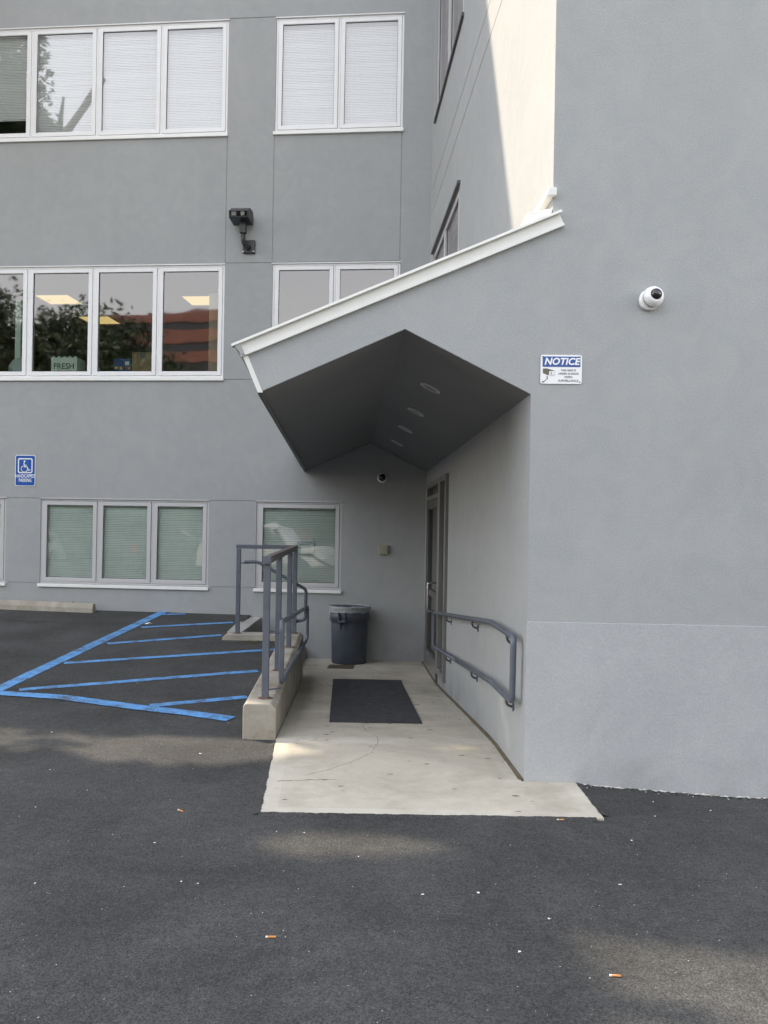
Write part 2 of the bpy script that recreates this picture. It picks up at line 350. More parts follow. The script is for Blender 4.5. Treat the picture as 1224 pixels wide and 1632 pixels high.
# ================================================================== SETTING: ground
b = MB()
ys = [-400, -150, -60, -30, -18, -12, -8, -5, -3, -1, 0, 1, 2]+[2+.25*i for i in range(1, 20)]+[6.88]
xs = [-400, -150, -60, -35, -25, -18, -14, -11, -9, -8, -7, -6, -5, -4.5, -4, -3.5, -3, -2.6, -2.2, -1.9, -1.6, -1.35, -1.2]
xr = [cl(6.88)+.04, -.8, -.5, 0, .5, .9, 1.2, 1.4, 1.6, 1.8, 2, 2.3, 2.6, 3, 4, 6, 9, 15, 30, 60, 150, 400]
allx = xs+xr
for j in range(len(ys)-1):
    for i in range(len(allx)-1):
        b.face([(x, y, gz(x, y)) for x, y in ((allx[i], ys[j]), (allx[i+1], ys[j]), (allx[i+1], ys[j+1]), (allx[i], ys[j+1]))], smooth=True)
ly = [6.88, 7, 7.5, 8, 8.5, 9, 9.5, 10, 10.5, 11.12, 11.12001, 11.8, 12.5, 13.0, 13.6, 14.4]
for j in range(len(ly)-1):
    y0, y1 = ly[j], ly[j+1]
    e0 = cl(y0)+.04 if y1 <= 11.121 else -1.97; e1 = cl(y1)+.04 if y1 <= 11.121 else -1.97
    if abs(y1-y0) < .001: continue
    ca = [x for x in xs if x < -2.3]+[-2.25]
    r0 = ca+[e0]; r1 = ca+[e1]
    for i in range(len(r0)-1):
        b.face([(x, y, gz(x, y)) for x, y in ((r0[i], y0), (r0[i+1], y0), (r1[i+1], y1), (r1[i], y1))], smooth=True)
lot = tag(b.build('parking_lot', 'asphalt'), label='dark asphalt parking lot rising toward the rear wall', kind='structure')
b = MB(); b.face([(-500, 14, -.9), (500, 14, -.9), (500, 600, -.9), (-500, 600, -.9)])
tag(b.build('ground', 'grass', fix=False), label='open ground beyond the building', kind='structure')

# blue painted lines, draped 4 mm above the asphalt
def strip(pts, wd, name='painted_line', z=.004):
    b = MB(); P = []
    for k in range(len(pts)-1):
        a, c = Vector(pts[k]), Vector(pts[k+1]); n = max(2, int((c-a).length/.08))
        P += [a+(c-a)*i/n for i in range(n)]
    P.append(Vector(pts[-1])); L_, R_ = [], []
    for k, p in enumerate(P):
        d = (P[min(k+1, len(P)-1)]-P[max(k-1, 0)]).normalized(); nn = Vector((-d.y, d.x))
        L_.append(p+nn*(wd/2+random.uniform(-.0035, .0035))); R_.append(p-nn*(wd/2+random.uniform(-.0035, .0035)))
    for k in range(len(P)-1):
        b.face([(q.x, q.y, gz(q.x, q.y)+z) for q in (R_[k], R_[k+1], L_[k+1], L_[k])])
    return b.build(name, 'blue_paint', lot)
strip([(-3.63, 8.22), (-3.30, 13.35)], .145)
strip([(-3.56, 8.22), (-2.926, 8.10), (-2.141, 7.79), (-1.663, 7.63), (-1.264, 7.46)], .15, z=.0075)
for p, q in (((-3.25, 13.06), (-2.93, 13.16)), ((-3.25, 11.93), (-2.1, 12.46)), ((-3.33, 10.73), (-2.08, 11.44)), ((-3.44, 9.58), (-1.24, 10.56)), ((-3.42, 8.36), (-1.31, 9.36)), ((-2.05, 7.86), (-1.25, 8.24))):
    strip([p, q], .115)

# ------------------------------------------------------------------ concrete walkway (slabs are pieces of it)
walk = empty('walkway', (0, 6, 0), kind='structure', label='pale concrete walkway running down into the covered entrance')
W0 = Vector((0, 6, 0))
def slab(poly, name='slab', mats=('concrete', 'trowel'), border=.0):
    b = MB()
    # poly: list of (x,y); top follows the floor; body 0.12 deep
    top = [Vector((x, y, fz(y)+.010))-W0 for x, y in poly]; bot = [v-Vector((0, 0, .14)) for v in top]
    n = len(poly)
    b.face(bot[::-1])
    for k in range(n):
        j = (k+1) % n; b.face([bot[k], bot[j], top[j], top[k]])
    if border:
        c = sum(top, Vector())/n; ins = []
        for k in range(n):
            p, q, r_ = top[k-1], top[k], top[(k+1) % n]
            d1 = (q-p).normalized(); d2 = (r_-q).normalized()
            n1 = Vector((-d1.y, d1.x, 0)); n2 = Vector((-d2.y, d2.x, 0)); bis = (n1+n2)
            v = q+bis.normalized()*(border/max(.5, bis.normalized().dot(n1)))
            v.z = fz(v.y+6)+.010; ins.append(v)
        b.face(ins, 0)
        for k in range(n):
            j = (k+1) % n; b.face([top[k], top[j], ins[j], ins[k]], 1)
    else: b.face(top, 0)
    return b.build(name, mats, walk, bevel=.004)
g = .006
slab([(-.682, 5.055), (1.285, 5.055), (1.285, 5.795), (.93, 5.795), (pw(6.86)-.015, 6.86-g), (cr(6.86)+.005, 6.86-g)], border=.10)
for y0, y1 in ((6.86, 8.42), (8.42, 10.9), (10.9, 13.2)):
    e = .0 if y1 > 13 else g
    ya = y0+g
    if y1 > 13:
        pts = [(-2.3, ya+.35), (-.99, ya+.35), (cr(ya), ya), (pw(ya)-.012, ya), (pw(13.1)+.1, 13.25), (-2.3, 13.3)]
        pts = [(cr(ya)+.003, ya), (pw(ya)-.012, ya), (pw(13.1)+.1, 13.25), (-1.2, 13.3), (-1.2, 11.5), (-1.02, 11.5)]
        slab(pts)
    else: slab([(cr(ya)+.005, ya), (pw(ya)-.015, ya), (pw(y1-e)-.015, y1-e), (cr(y1-e)+.005, y1-e)], border=.10)
b = MB()                                            # brown joint filler along the foot of the passage wall
for k in range(15):
    y0 = 5.83+k*.49; y1 = y0+.49
    b.hexa([Vector(p)-W0 for p in ((pw(y0)-.034, y0, fz(y0)-.1), (pw(y0)+.01, y0, fz(y0)-.1), (pw(y1)+.01, y1, fz(y1)-.1), (pw(y1)-.03, y1, fz(y1)-.1),
            (pw(y0)-.034, y0, fz(y0)+.013), (pw(y0)+.01, y0, fz(y0)+.016), (pw(y1)+.01, y1, fz(y1)+.016), (pw(y1)-.03, y1, fz(y1)+.013))])
b.build('joint_filler', 'sealant', walk)
def ribbon(name, pts, wd, m, z=.0107):
    b = MB(); P = []
    for k in range(len(pts)-1):
        a, c = Vector(pts[k]), Vector(pts[k+1]); n = max(2, int((c-a).length/.03)); nn = Vector((-(c-a).y, (c-a).x)).normalized()
        P += [a+(c-a)*i/n+nn*random.uniform(-.008, .008) for i in range(n)]
    P.append(Vector(pts[-1]))
    for k in range(len(P)-1):
        d = (P[k+1]-P[k]).normalized(); nn = Vector((-d.y, d.x)); w0 = wd*random.uniform(.4, 1.2)
        b.face([(q.x-W0.x, q.y-W0.y, fz(q.y)+z) for q in (P[k]-nn*w0, P[k+1]-nn*w0, P[k+1]+nn*w0, P[k]+nn*w0)])
    return b.build(name, m, walk, fix=False)
ribbon('crack', [(-.165, 7.70), (-.12, 7.30), (-.03, 7.02), (-.02, 6.80), (-.06, 6.55)], .0028, 'stain')
ribbon('crack', [(-.06, 6.5), (-.20, 6.2), (-.36, 5.98), (-.50, 5.85)], .0028, 'stain', .0109)
ribbon('crack', [(-.66, 5.70), (-.45, 5.74), (-.28, 5.76)], .007, 'stain')
b = MB()
for k in range(110):                                  # dark drips, gum and scuffs on the slabs
    y = random.uniform(5.1, 12.5); x = random.uniform(cr(y)+.12, (pw(y) if y > 5.9 else 1.2)-.12); s_ = random.uniform(.006, .017)*(1.6 if random.random() < .12 else 1); ph = random.random()*6
    nv = 8; b.face([(x-W0.x+s_*random.uniform(.9, 2.2)*math.cos(t*.785), y-W0.y+s_*random.uniform(.6, 1.0)*math.sin(t*.785), fz(y)+.0112) for t in range(nv)], random.choice((0, 0, 1)))
o = b.build('stain', ['stain', 'crack'], walk, fix=False); o['kind'] = 'stuff'
b = MB()                                              # grime gathered along the curb and wall
for sd in (0, 1):
    for k in range(60):
        y = random.uniform(6.9, 12.4); w_ = random.uniform(.02, .09); x = cr(y)+.004 if sd == 0 else pw(y)-.036
        sg = 1 if sd == 0 else -1; l_ = random.uniform(.1, .3)
        b.face([(x-W0.x, y-l_-W0.y, fz(y-l_)+.0108), (x+sg*w_*.7-W0.x, y-l_*.4-W0.y, fz(y-l_*.4)+.0108), (x+sg*w_-W0.x, y+l_*.3-W0.y, fz(y+l_*.3)+.0108), (x-W0.x, y+l_-W0.y, fz(y+l_)+.0108)])
b = MB()                                              # asphalt rolled raggedly over the slab edges
def ragged(p, q, amp):
    p, q = Vector(p), Vector(q); d = (q-p).normalized(); nn = Vector((-d.y, d.x)); n = int((q-p).length/.012); prev = None
    for k in range(n+1):
        c = p+(q-p)*k/n; e = amp*(noise.noise(Vector((c.x*7, c.y*7, 2)))+.6*noise.noise(Vector((c.x*31, c.y*31, 2))))+random.uniform(-.003, .003)
        i_ = c+nn*(.006+e); o_ = c-nn*.045
        if prev: b.face([(prev[1].x, prev[1].y, .001), (o_.x, o_.y, .001), (i_.x, i_.y, .0122), (prev[0].x, prev[0].y, .0122)], smooth=True)
        prev = (i_, o_)
ragged((-.69, 5.055), (1.24, 5.055), .012); ragged((1.285, 5.12), (1.285, 5.78), .004); ragged((cr(6.84), 6.84), (-.682, 5.04), .010)
b.build('asphalt_lip', 'asphalt', lot, fix=False)
# stair between lot and landing
for k, (x0, x1, z1, m) in enumerate(((-1.80, -1.47, .15, 'mat_fibre'), (-1.47, -1.14, -.045, 'cap_concrete'))):
    b = MB(); b.box(x0, x1, 11.42-6, 13.35-6, -.4, z1); o = b.build('stair_step', m, walk, bevel=.01)

# ================================================================== BUILDING
bld = empty('gray_building', (CX, CY, 0), label='grey stucco office building with white window bands and a covered side entrance', cat='building')
def frame(o, ang, loc=(0, 0, 0)): o.location = loc; o.rotation_euler = (0, 0, ang); return o
def holed_wall(name, x0, x1, z0, z1, holes, grooves, th=.24, m='stucco', ang=0, label=None, sheet=False):
    """local frame: outward is -y. holes are cut through, grooves are 9 mm recesses"""
    X = sorted({x0, x1, *[h[i] for h in holes+grooves for i in (0, 1)]}); Z = sorted({z0, z1, *[h[i] for h in holes+grooves for i in (2, 3)]})
    X = [x for x in X if x0 <= x <= x1]; Z = [z for z in Z if z0 <= z <= z1]
    def d(i, j):
        if i < 0 or j < 0 or i >= len(X)-1 or j >= len(Z)-1: return None
        cx, cz = (X[i]+X[i+1])/2, (Z[j]+Z[j+1])/2
        for h in holes:
            if h[0] < cx < h[1] and h[2] < cz < h[3]: return 9
        for h in grooves:
            if h[0] < cx < h[1] and h[2] < cz < h[3]: return .009
        return 0
    b = MB()
    for i in range(len(X)-1):
        for j in range(len(Z)-1):
            e = d(i, j); xa, xb, za, zb = X[i], X[i+1], Z[j], Z[j+1]
            if e != 9:
                b.face([(xa, e, za), (xb, e, za), (xb, e, zb), (xa, e, zb)]); b.face([(xa, th, za), (xa, th, zb), (xb, th, zb), (xb, th, za)])
            def edge(f, p, q):
                if f == e: return
                lo = e if e != 9 else th; hi = (f if f not in (9, None) else th)
                if e == 9 or (f is not None and f != 9 and f < e): return
                b.face([(p[0], lo, p[1]), (q[0], lo, q[1]), (q[0], hi, q[1]), (p[0], hi, p[1])])
            edge(d(i-1, j), (xa, za), (xa, zb)); edge(d(i+1, j), (xb, za), (xb, zb)); edge(d(i, j-1), (xa, za), (xb, za)); edge(d(i, j+1), (xa, zb), (xb, zb))
    o = b.build(name, m, bld); frame(o, ang)
    if label: o['label'] = label
    return o
G = .011
def vg(x, z0, z1): return (x-G/2, x+G/2, z0, z1)
def hg(z, x0, x1): return (x0, x1, z-G/2, z+G/2)
# rear wall ---------------------------------------------------------
R1 = (7.585, 9.275); R2 = (3.93, 5.62); R3 = (.79, 2.08)
left_band = (-8.23, -3.07); left_m = [-4.10, -5.11, -6.15, -7.19]
holes = [(*left_band, *R1), (*left_band, *R2), (-2.345, -.435, *R1), (-2.345, -.435, *R2), (-5.885, -3.25, *R3), (-9.08, -6.44, *R3), (-2.525, -1.24, *R3)]
gro = [vg(-3.065, 5.63, 7.53), vg(-2.35, 5.63, 7.53), vg(-.445, 5.63, 7.53), hg(5.64, -3.06, -.44), hg(9.30, -3.06, -2.35), hg(3.9, -3.06, -2.35), hg(3.9, -.43, .2),
       hg(2.087, -3.24, -2.53), hg(.795, -3.2, -2.53), hg(2.087, -6.43, -5.89), hg(.795, -6.4, -5.92), hg(2.087, -1.23, 0)]
holed_wall('wall', -10, .4, -1.2, 15.3, holes, gro, ang=A_B, label='grey rear wall with three rows of windows')
b = MB(); b.box(-34, -10, 0, .24, -1.2, 12.0); frame(b.build('wall', 'stucco', bld), A_B)
b = MB(); b.box(-10, .4, .25, 14, 14.7, 15.0); b.box(-34, -10, .25, 14, 11.5, 11.8); b.box(-34, -33.7, .24, 14, -1.2, 12); b.box(-34, .4, 13.9, 14.2, -1.2, 11.9); b.box(-10.2, -10.001, .24, 14, 11.6, 15.3); b.box(-10.2, .4, 14.21, 14.4, 11, 15.3)
frame(b.build('roof', 'roofing', bld), A_B)

# side wall above the canopy (local x runs toward the camera, outward is -y) -------
LS = math.hypot(1.069-.606, 5.8-12.95)
sh = [(.45, 2.98, 7.5, 9.25), (.45, 2.88, 3.95, 5.60)]
holed_wall('wall', -.02, LS, 2.4, 15.3, sh, [hg(6.62, .1, LS-.001), hg(6.27, .1, LS-.001)], ang=A_S, label='side wall above the canopy, half in sun', th=.2)
# passage wall with the door opening
LP = math.hypot(.947-.606, 5.8-12.95)
holed_wall('wall', 0, LP-.001, -.8, 2.9, [(.42, 1.9, -.8, 2.34), (1.9, 2.76, -.09, 2.34)], [], ang=A_P, label='wall of the covered entrance passage', th=.2)
# front wall with canopy header ---------------------------------------
FO = (.947-CX, 5.8-CY, 0)
b = MB()
poly = [(0, -.8), (12, -.8), (12, 15.3), (.122, 15.3), (.122, 3.64), (-1.895, 2.782), (-1.79, 2.54), (-.832, 2.966), (0, 2.545)]
b.prism([(0, -.8), (12, -.8), (12, 15.3), (.122, 15.3), (.122, 3.63), (0, 3.58), (0, 2.545)], lambda u, v, t: (u, t, v), 0, .2)
b.prism([(0, 2.545), (0, 3.58), (-1.895, 2.782), (-1.79, 2.54), (-.832, 2.966)], lambda u, v, t: (u, t, v), 0, .02)
o = frame(b.build('wall', 'stucco', bld), A_F, FO); o['label'] = 'broad front wall with the canopy gable'
b = MB(); b.box(-.004, 12, -.006, .0, -.8, 1.055)
o = frame(b.build('wall_base', 'stucco_low', bld, bevel=.003), A_F, FO)
b = MB(); b.box(.123, 12, .2, 20, 14.9, 15.1); b.box(11.8, 12, .2, 20, -1, 15.3)
frame(b.build('roof', 'roofing', bld), A_F, FO)
# ragged white sealer line where wall meets asphalt
b = MB(); x = .343; px = None
while x < 6:
    wx = .947+x*math.cos(A_F); wyy = 5.8+x*math.sin(A_F)
    h = gz(wx, wyy-.05)+.006+.009*noise.noise(Vector((x*9, 1, 0)))+random.uniform(-.006, .007)
    if px: b.face([(px[0], -.0085, -.3), (x, -.0085, -.3), (x, -.0085, h), (px[0], -.0085, px[1])])
    px = (x, h); x += .018
frame(b.build('paint_edge', 'white_chip', bld, fix=False), A_F, FO)
b = MB(); x = .35; px = None                      # rough asphalt lip in front of it
while x < 6:
    wx = .947+x*math.cos(A_F); wyy = 5.8+x*math.sin(A_F)
    zz = gz(wx, wyy-.05); h = zz+.004+.007*noise.noise(Vector((x*23, 5, 0)))+random.uniform(-.004, .004)
    if px: b.face([(px[0], -.012, px[1]), (x, -.012, h), (x, -.06-.03*random.random(), zz-.002), (px[0], -.06-.03*random.random(), px[2]-.002)], smooth=True)
    px = (x, h, zz); x += .02
o = b.build('asphalt_lip', 'asphalt', lot, fix=True); o.location = (.947, 5.8, 0); o.rotation_euler = (0, 0, A_F)

# ------------------------------------------------------------------ windows
def ring(b, x0, x1, z0, z1, wd, y0, y1, wb=None, mi=0):
    wb = wb or wd
    b.box(x0, x0+wd, y0, y1, z0, z1, mi); b.box(x1-wd, x1, y0, y1, z0, z1, mi)
    b.box(x0+wd, x1-wd, y0, y1, z1-wd, z1, mi); b.box(x0+wd, x1-wd, y0, y1, z0, z0+wb, mi)
def window(x0, x1, z0, z1, ms, ang, vinyl='vinyl', glass='glass', slats=None, sill=True, label=None, room_back=True, slat_h=None, pitch=.0262):
    b = MB(); e = .002; fw = .028
    ring(b, x0+e, x1-e, z0+e, z1-e, fw, .012, .11)
    for m in ms: b.box(m-.014, m+.014, .016, .105, z0+fw+e, z1-fw-e)
    win = frame(b.build('window', vinyl, bld, bevel=.003), ang)
    if label: win['label'] = label
    if sill:
        b = MB(); b.box(x0-.022, x1+.014, -.035, .012, z0-.052, z0-.004); b.build('sill', 'sill_metal', win, bevel=.004)
        b = MB(); b.box(x0-.01, x1+.01, -.012, .01, z1-.001, z1+.012); b.build('head_flashing', vinyl, win)
    edges = [x0+fw+e]+sorted(m for m in ms)+[x1-fw-e]
    for k in range(len(edges)-1):
        a = edges[k]+(.014 if k else 0)+.004; c = edges[k+1]-(.014 if k < len(edges)-2 else 0)-.004
        b = MB(); ring(b, a, c, z0+fw+.006, z1-fw-.006, .060, .004, .07)
        b.build('sash', vinyl, win, bevel=.006)
        pa, pc, p0, p1 = a+.060, c-.060, z0+fw+.066, z1-fw-.066
        b = MB(); ring(b, pa, pc, p0, p1, .006, .022, .03); b.build('gasket', 'gasket', win)
        b = MB(); b.face([(pa, .028, p0), (pc, .028, p0), (pc, .028, p1), (pa, .028, p1)]); b.build('pane', glass, win, fix=False)
        if slats:
            sm, stop = slats[0], slats[1]
            st = stop[k] if isinstance(stop, (list, tuple)) else stop
            b = MB(); z = p1-.01; jj = 0
            b.box(a+.04, c-.04, .085, .12, z1-fw-.075, z1-fw-.03)
            tilt = slats[2]; tw = .0125
            while z > p0-.01+st:
                tl = tilt+random.uniform(-.06, .06); dy, dz = tw*math.cos(tl), tw*math.sin(tl)
                sag = random.uniform(-.0012, .0012)
                b.face([(a+.045, .10-dy, z-dz), (c-.045, .10-dy, z-dz+sag), (c-.045, .10, z+.0012+sag), (a+.045, .10, z+.0012)], smooth=True)
                b.face([(a+.045, .10, z+.0012), (c-.045, .10, z+.0012+sag), (c-.045, .10+dy, z+dz+sag), (a+.045, .10+dy, z+dz)], smooth=True)
                z -= pitch; jj += 1
            b.box(a+.045, c-.045, .09, .115, z-.012, z+.002)
            o = b.build('blind', sm, win, fix=False); o['kind'] = 'stuff'
            for q in (.18, .82):
                b = MB(); xx = a+(c-a)*q; b.box(xx-.0012, xx+.0012, .084, .0855, max(p0, z), p1); b.build('blind_cord', sm, win)
    return win
window(*left_band, *R1, left_m, A_B, glass='glass_up', slats=('slat_white', [0, .26, .05, .0, .0], 1.3), pitch=.0245, label='top row band of five white framed windows with closed blinds')
window(-2.345, -.435, *R1, [-1.39], A_B, glass='glass_up', slats=('slat_white', .0, 1.3), pitch=.0245, label='pair of white framed windows in the top row')
window(*left_band, *R2, left_m, A_B, glass='glass', label='middle row band of windows without blinds')
window(-2.345, -.435, *R2, [-1.41], A_B, glass='glass', label='pair of middle row windows behind the canopy edge')
window(-5.885, -3.25, *R3, [-4.98, -4.13], A_B, 'vinyl_grey', 'glass_low', slats=('slat', [.0, .0, .0], 1.08), label='ground floor band of three windows with green-looking blinds')
window(-9.08, -6.44, *R3, [-8.2, -7.32], A_B, 'vinyl_grey', 'glass_low', slats=('slat', .0, 1.08), label='ground floor window band cut by the left edge')
window(-2.525, -1.24, *R3, [], A_B, 'vinyl_grey', 'glass_low', slats=('slat', .0, 1.08), label='single ground floor window behind the railing')
window(.45, 2.98, 7.5, 9.25, [1.7], A_S, 'vinyl_grey', 'glass_up', slats=('slat_white', 0, 1.25), sill=False, label='window high on the side wall')
window(.45, 2.88, 3.95, 5.60, [1.6], A_S, 'vinyl_grey', 'glass_up', slats=('slat_white', 0, 1.25), sill=False, label='window on the side wall just over the canopy roof')
for q in ((.40, 3.02, -.03, .0, 7.455, 7.495), (.38, 2.95, -.035, .0, 5.602, 5.635)):
    b = MB(); b.box(*q); frame(b.build('window_flashing', 'alu_dark', bld), A_S)

# rooms behind the glass
def room(x0, x1, d, z0, z1, name='room'):
    b = MB()
    b.face([(x0, .26, z0), (x1, .26, z0), (x1, d, z0), (x0, d, z0)], 1)
    b.face([(x0, .26, z1), (x1, .26, z1), (x1, d, z1), (x0, d, z1)])
    b.face([(x0, d, z0), (x1, d, z0), (x1, d, z1), (x0, d, z1)]); b.face([(x0, .26, z0), (x0, d, z0), (x0, d, z1), (x0, .26, z1)]); b.face([(x1, .26, z0), (x1, d, z0), (x1, d, z1), (x1, .26, z1)])
    o = b.build(name, ['room_paint', 'room_floor'], bld, fix=False); return o
frame(room(-9.2, -2.9, 8, 3.0, 6.02), A_B); frame(room(-2.8, .3, 5, 3.0, 6.02), A_B)
frame(room(-9.2, .3, 5, 6.9, 9.7), A_B); frame(room(-9.2, -3, 4, -.1, 2.5), A_B); frame(room(-2.9, .3, 4, -.1, 2.5), A_B)
b = MB(); b.box(-3.44, -3.02, .45, .62, 3.05, 5.32); b.box(-3.44, -3.40, .62, 1.6, 3.05, 5.32)
o = frame(b.build('partition', 'tan_panel', bld, bevel=.004), A_B)
b = MB(); b.box(-8.2, -3.5, .245, .62, 3.86, 3.925); frame(b.build('window_ledge', 'room_paint', bld), A_B)
b = MB(); b.box(-6.62, -6.52, .5, .62, 3.0, 5.25); frame(b.build('room_post', 'carton', bld, bevel=.01), A_B)
for x, y in ((-6.28, 16.9), (-6.02, 18.5), (-3.5, 16.8)):
    t = empty('ceiling_light', (x, y, 6.01), A_B)
    b = MB(); ring(b, -.36, .36, -.36, .36, .04, -.01, .01)
    b.v = [(p[0], p[2], p[1]) for p in b.v]; b.build('light_frame', 'vinyl', t)
    b = MB(); b.box(-.32, .32, -.32, .32, -.006, .004); b.build('diffuser', 'light_panel', t)
    tag(t, {-6.28: 'lit ceiling panel nearest the glass above the white carton', -6.02: 'lit ceiling panel deeper in the room, right of the other', -3.5: 'lit ceiling panel partly behind the tan partition'}[x], 'ceiling light', 'lit ceiling panels in the middle row room')

# ------------------------------------------------------------------ canopy
def CP(s, t, z):                                   # s across at the front, t = depth from the front plane
    y0 = 5.8-.038*(s-.947); return Vector((s-.0477*t-CX, y0+t-CY, z))
b = MB(); TB = 7.35
prof = [(.947, 2.545), (.115, 2.966), (-.843, 2.54), (-.948, 2.782), (1.15, 3.66), (1.15, 2.9), (.96, 2.9)]
# left half and right half soffit + mass, starting just behind the header
b.prism([(.955, 2.545-.004), (.115, 2.966), (-.843, 2.54), (-.948, 2.782), (.115, 3.232), (.955, 3.56)], lambda u, v, t: CP(u, t, v), .021, TB)
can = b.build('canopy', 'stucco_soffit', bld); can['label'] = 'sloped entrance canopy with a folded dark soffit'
b = MB()                                            # roof deck
sl = .4165
b.prism([(-1.005, 2.828), (1.065, 3.69), (1.065, 3.712), (-1.012, 2.848)], lambda u, v, t: CP(u, t, v), -.02, TB)
b.build('roof_deck', 'roofing', can)
def fas(u, v, t): return CP(u, -t, v)
n_ = Vector((-sl, 1)).normalized(); d_ = Vector((1, sl)).normalized()
P0 = Vector((-.968, 2.776)); LEN = 2.28
def fb(b, a0, a1, h0, h1, t0, t1, mi=0):
    q = [P0+d_*a0+n_*h0, P0+d_*a1+n_*h0, P0+d_*a1+n_*h1, P0+d_*a0+n_*h1]
    b.prism([tuple(v) for v in q], fas, t0, t1, mi)
b = MB(); fb(b, 0, LEN, 0, .078, .0, .022); b.build('fascia', 'trim_white', can, bevel=.002)
b = MB(); fb(b, 0, LEN, -.010, .004, .0, .030); b.build('fascia_lip', 'trim_white', can)
b = MB(); fb(b, -.032, LEN+.012, .080, .090, -.05, .046); fb(b, -.032, LEN+.012, .072, .080, .042, .050); b.build('drip_edge', 'trim_white', can)
b = MB()                                            # shaded eave flange running back along the low side
b.prism([(-1.010, 2.835), (-.97, 2.852), (-.94, 2.782), (-.955, 2.776)], lambda u, v, t: CP(u, t, v), -.045, TB)
b.build('eave_flange', 'trim_under', can)
b = MB()                                            # white corner trim down the cut end of the header
b.prism([(-.955, 2.775), (-.921, 2.775), (-.818, 2.535), (-.852, 2.535)], fas, .001, .012); b.build('corner_trim', 'trim_white', can)
b = MB(); b.prism([(-.858, 2.548), (-.825, 2.563), (-.822, 2.535), (-.852, 2.524)], lambda u, v, t: CP(u, t, v), .0, TB-.1); b.build('soffit_trim', 'alu_dark', can)
b = MB()                                            # diverter box on the roof and flashing along the wall
b.hexa([CP(.89, .0, 3.60), CP(1.06, .0, 3.66), CP(1.06, .35, 3.66), CP(.89, .35, 3.60), CP(.905, .0, 3.735), CP(1.063, .0, 3.765), CP(1.06, .35, 3.765), CP(.905, .35, 3.735)])
b.build('roof_flashing', 'trim_white', can, bevel=.004)
b = MB(); b.hexa([CP(1.02, -.035, 3.835), CP(1.085, -.035, 3.835), CP(1.05, 6.9, 3.84), CP(.94, 6.9, 3.84), CP(1.035, -.035, 3.895), CP(1.085, -.035, 3.885), CP(1.05, 6.9, 3.9), CP(.955, 6.9, 3.9)])
b.build('wall_flashing', 'trim_white', can, bevel=.004)
# downlights in the right slope
sn = Vector((-(2.545-2.963)/(.947-.115), 0, 1)); 
for t in (1.37, 2.77, 4.17, 5.65):
    s = .42; z = 2.963+(s-.115)*(2.545-2.963)/(.947-.115)
    c = CP(s, t, z); tilt = math.atan((2.545-2.963)/(.947-.115))
    b = MB(); prf = [(.090, .004), (.090, -.008), (.075, -.012), (.070, -.002), (.055, .03), (0.001, .035)]
    b.lathe(prf[:4], 28); b.lathe([(.070, -.002), (.055, -.0055), (0.001, -.0058)], 28, mi=1)
    o = b.build('recessed_light', ['vinyl_grey', 'alu_dark'], can); o.location = c; o.rotation_euler = (0, -tilt, 0)

# ------------------------------------------------------------------ entrance door in the passage wall
b = MB()
zt = 2.335
for x0, x1, zb in ((.425, .50, -.3), (1.90, 2.13, -.085), (2.62, 2.755, -.085)): b.box(x0, x1, -.035, .09, zb, zt)
b.box(.5, 1.9, -.03, .085, 2.27, zt); b.box(2.13, 2.62, -.03, .085, 2.27, zt); b.box(.5, 1.9, -.028, .08, 2.10, 2.155); b.box(2.13, 2.62, -.03, .085, -.085, .0)
door = frame(b.build('door_frame', 'alu', bld, bevel=.003), A_P)
b = MB(); ring(b, .505, 1.895, -.225, 2.095, .12, -.02, .03, wb=.27); b.box(.625, 1.775, -.018, .028, .80, .88)
b.build('door_leaf', 'alu_dark', door, bevel=.003)
b = MB(); b.box(.54, 1.86, -.026, -.021, -.2, .03); b.build('kick_plate', 'steel', door)
for q in ((.625, 1.775, .045, .80), (.625, 1.775, .88, 1.975), (.5, 1.9, 2.155, 2.27), (2.13, 2.62, 0, 2.27)):
    b = MB(); b.face([(q[0], .01, q[2]), (q[1], .01, q[2]), (q[1], .01, q[3]), (q[0], .01, q[3])]); b.build('pane', 'door_glass', door, fix=False)
b = MB(); b.tube(fillet([(1.80, -.02, .66), (1.80, -.13, .66), (1.80, -.13, 1.02), (1.80, -.02, 1.02)], .03), .012, 10); b.build('pull_handle', 'steel', door)
b = MB(); b.box(1.83, 1.87, -.03, -.018, .86, .93); b.build('lock', 'black_metal', door)
frame(room(-.0, 3.4, 3.5, -.5, 2.6, 'lobby'), A_P)

# ================================================================== RAILINGS
# curb wall beside the walkway
def ct(y): return .275+.015*(y-6.93)
tk = empty('retaining_curb', (-1, 7, 0), label='low weathered concrete curb wall between parking lot and ramp, carrying the railing', cat='curb wall')
T0 = Vector((-1, 7, 0))
b = MB(); n = 14
sec = []
for k in range(n+1):
    y = 6.90+(11.40-6.90)*k/n; z = ct(y); l, r_ = cl(y), cr(y); c = .022
    sec.append([Vector(p)-T0 for p in ((l, y, -.5), (l, y, z-c), (l+c, y, z), (r_-.045, y, z), (r_, y, z-.04), (r_, y, -.5))])
sec[0] = [v+Vector((0, -.0, 0)) for v in sec[0]]
for k in range(n):
    for j in range(5): b.face([sec[k][j], sec[k][j+1], sec[k+1][j+1], sec[k+1][j]])
b.face(sec[0][::-1]); b.face(sec[-1])
b.build('curb', 'curb_concrete', tk, bevel=.01)
b = MB()                                            # cross wall and side cap round the stair
b.prism([(-2.01, -.5), (-2.01, .285), (-1.965, .332), (cl(11.2)-.002, .338), (cl(11.2)-.002, -.5)], lambda u, v, t: Vector((u, t, v))-T0, 11.10, 11.40)
b.build('cross_wall', 'curb_concrete', tk, bevel=.008)
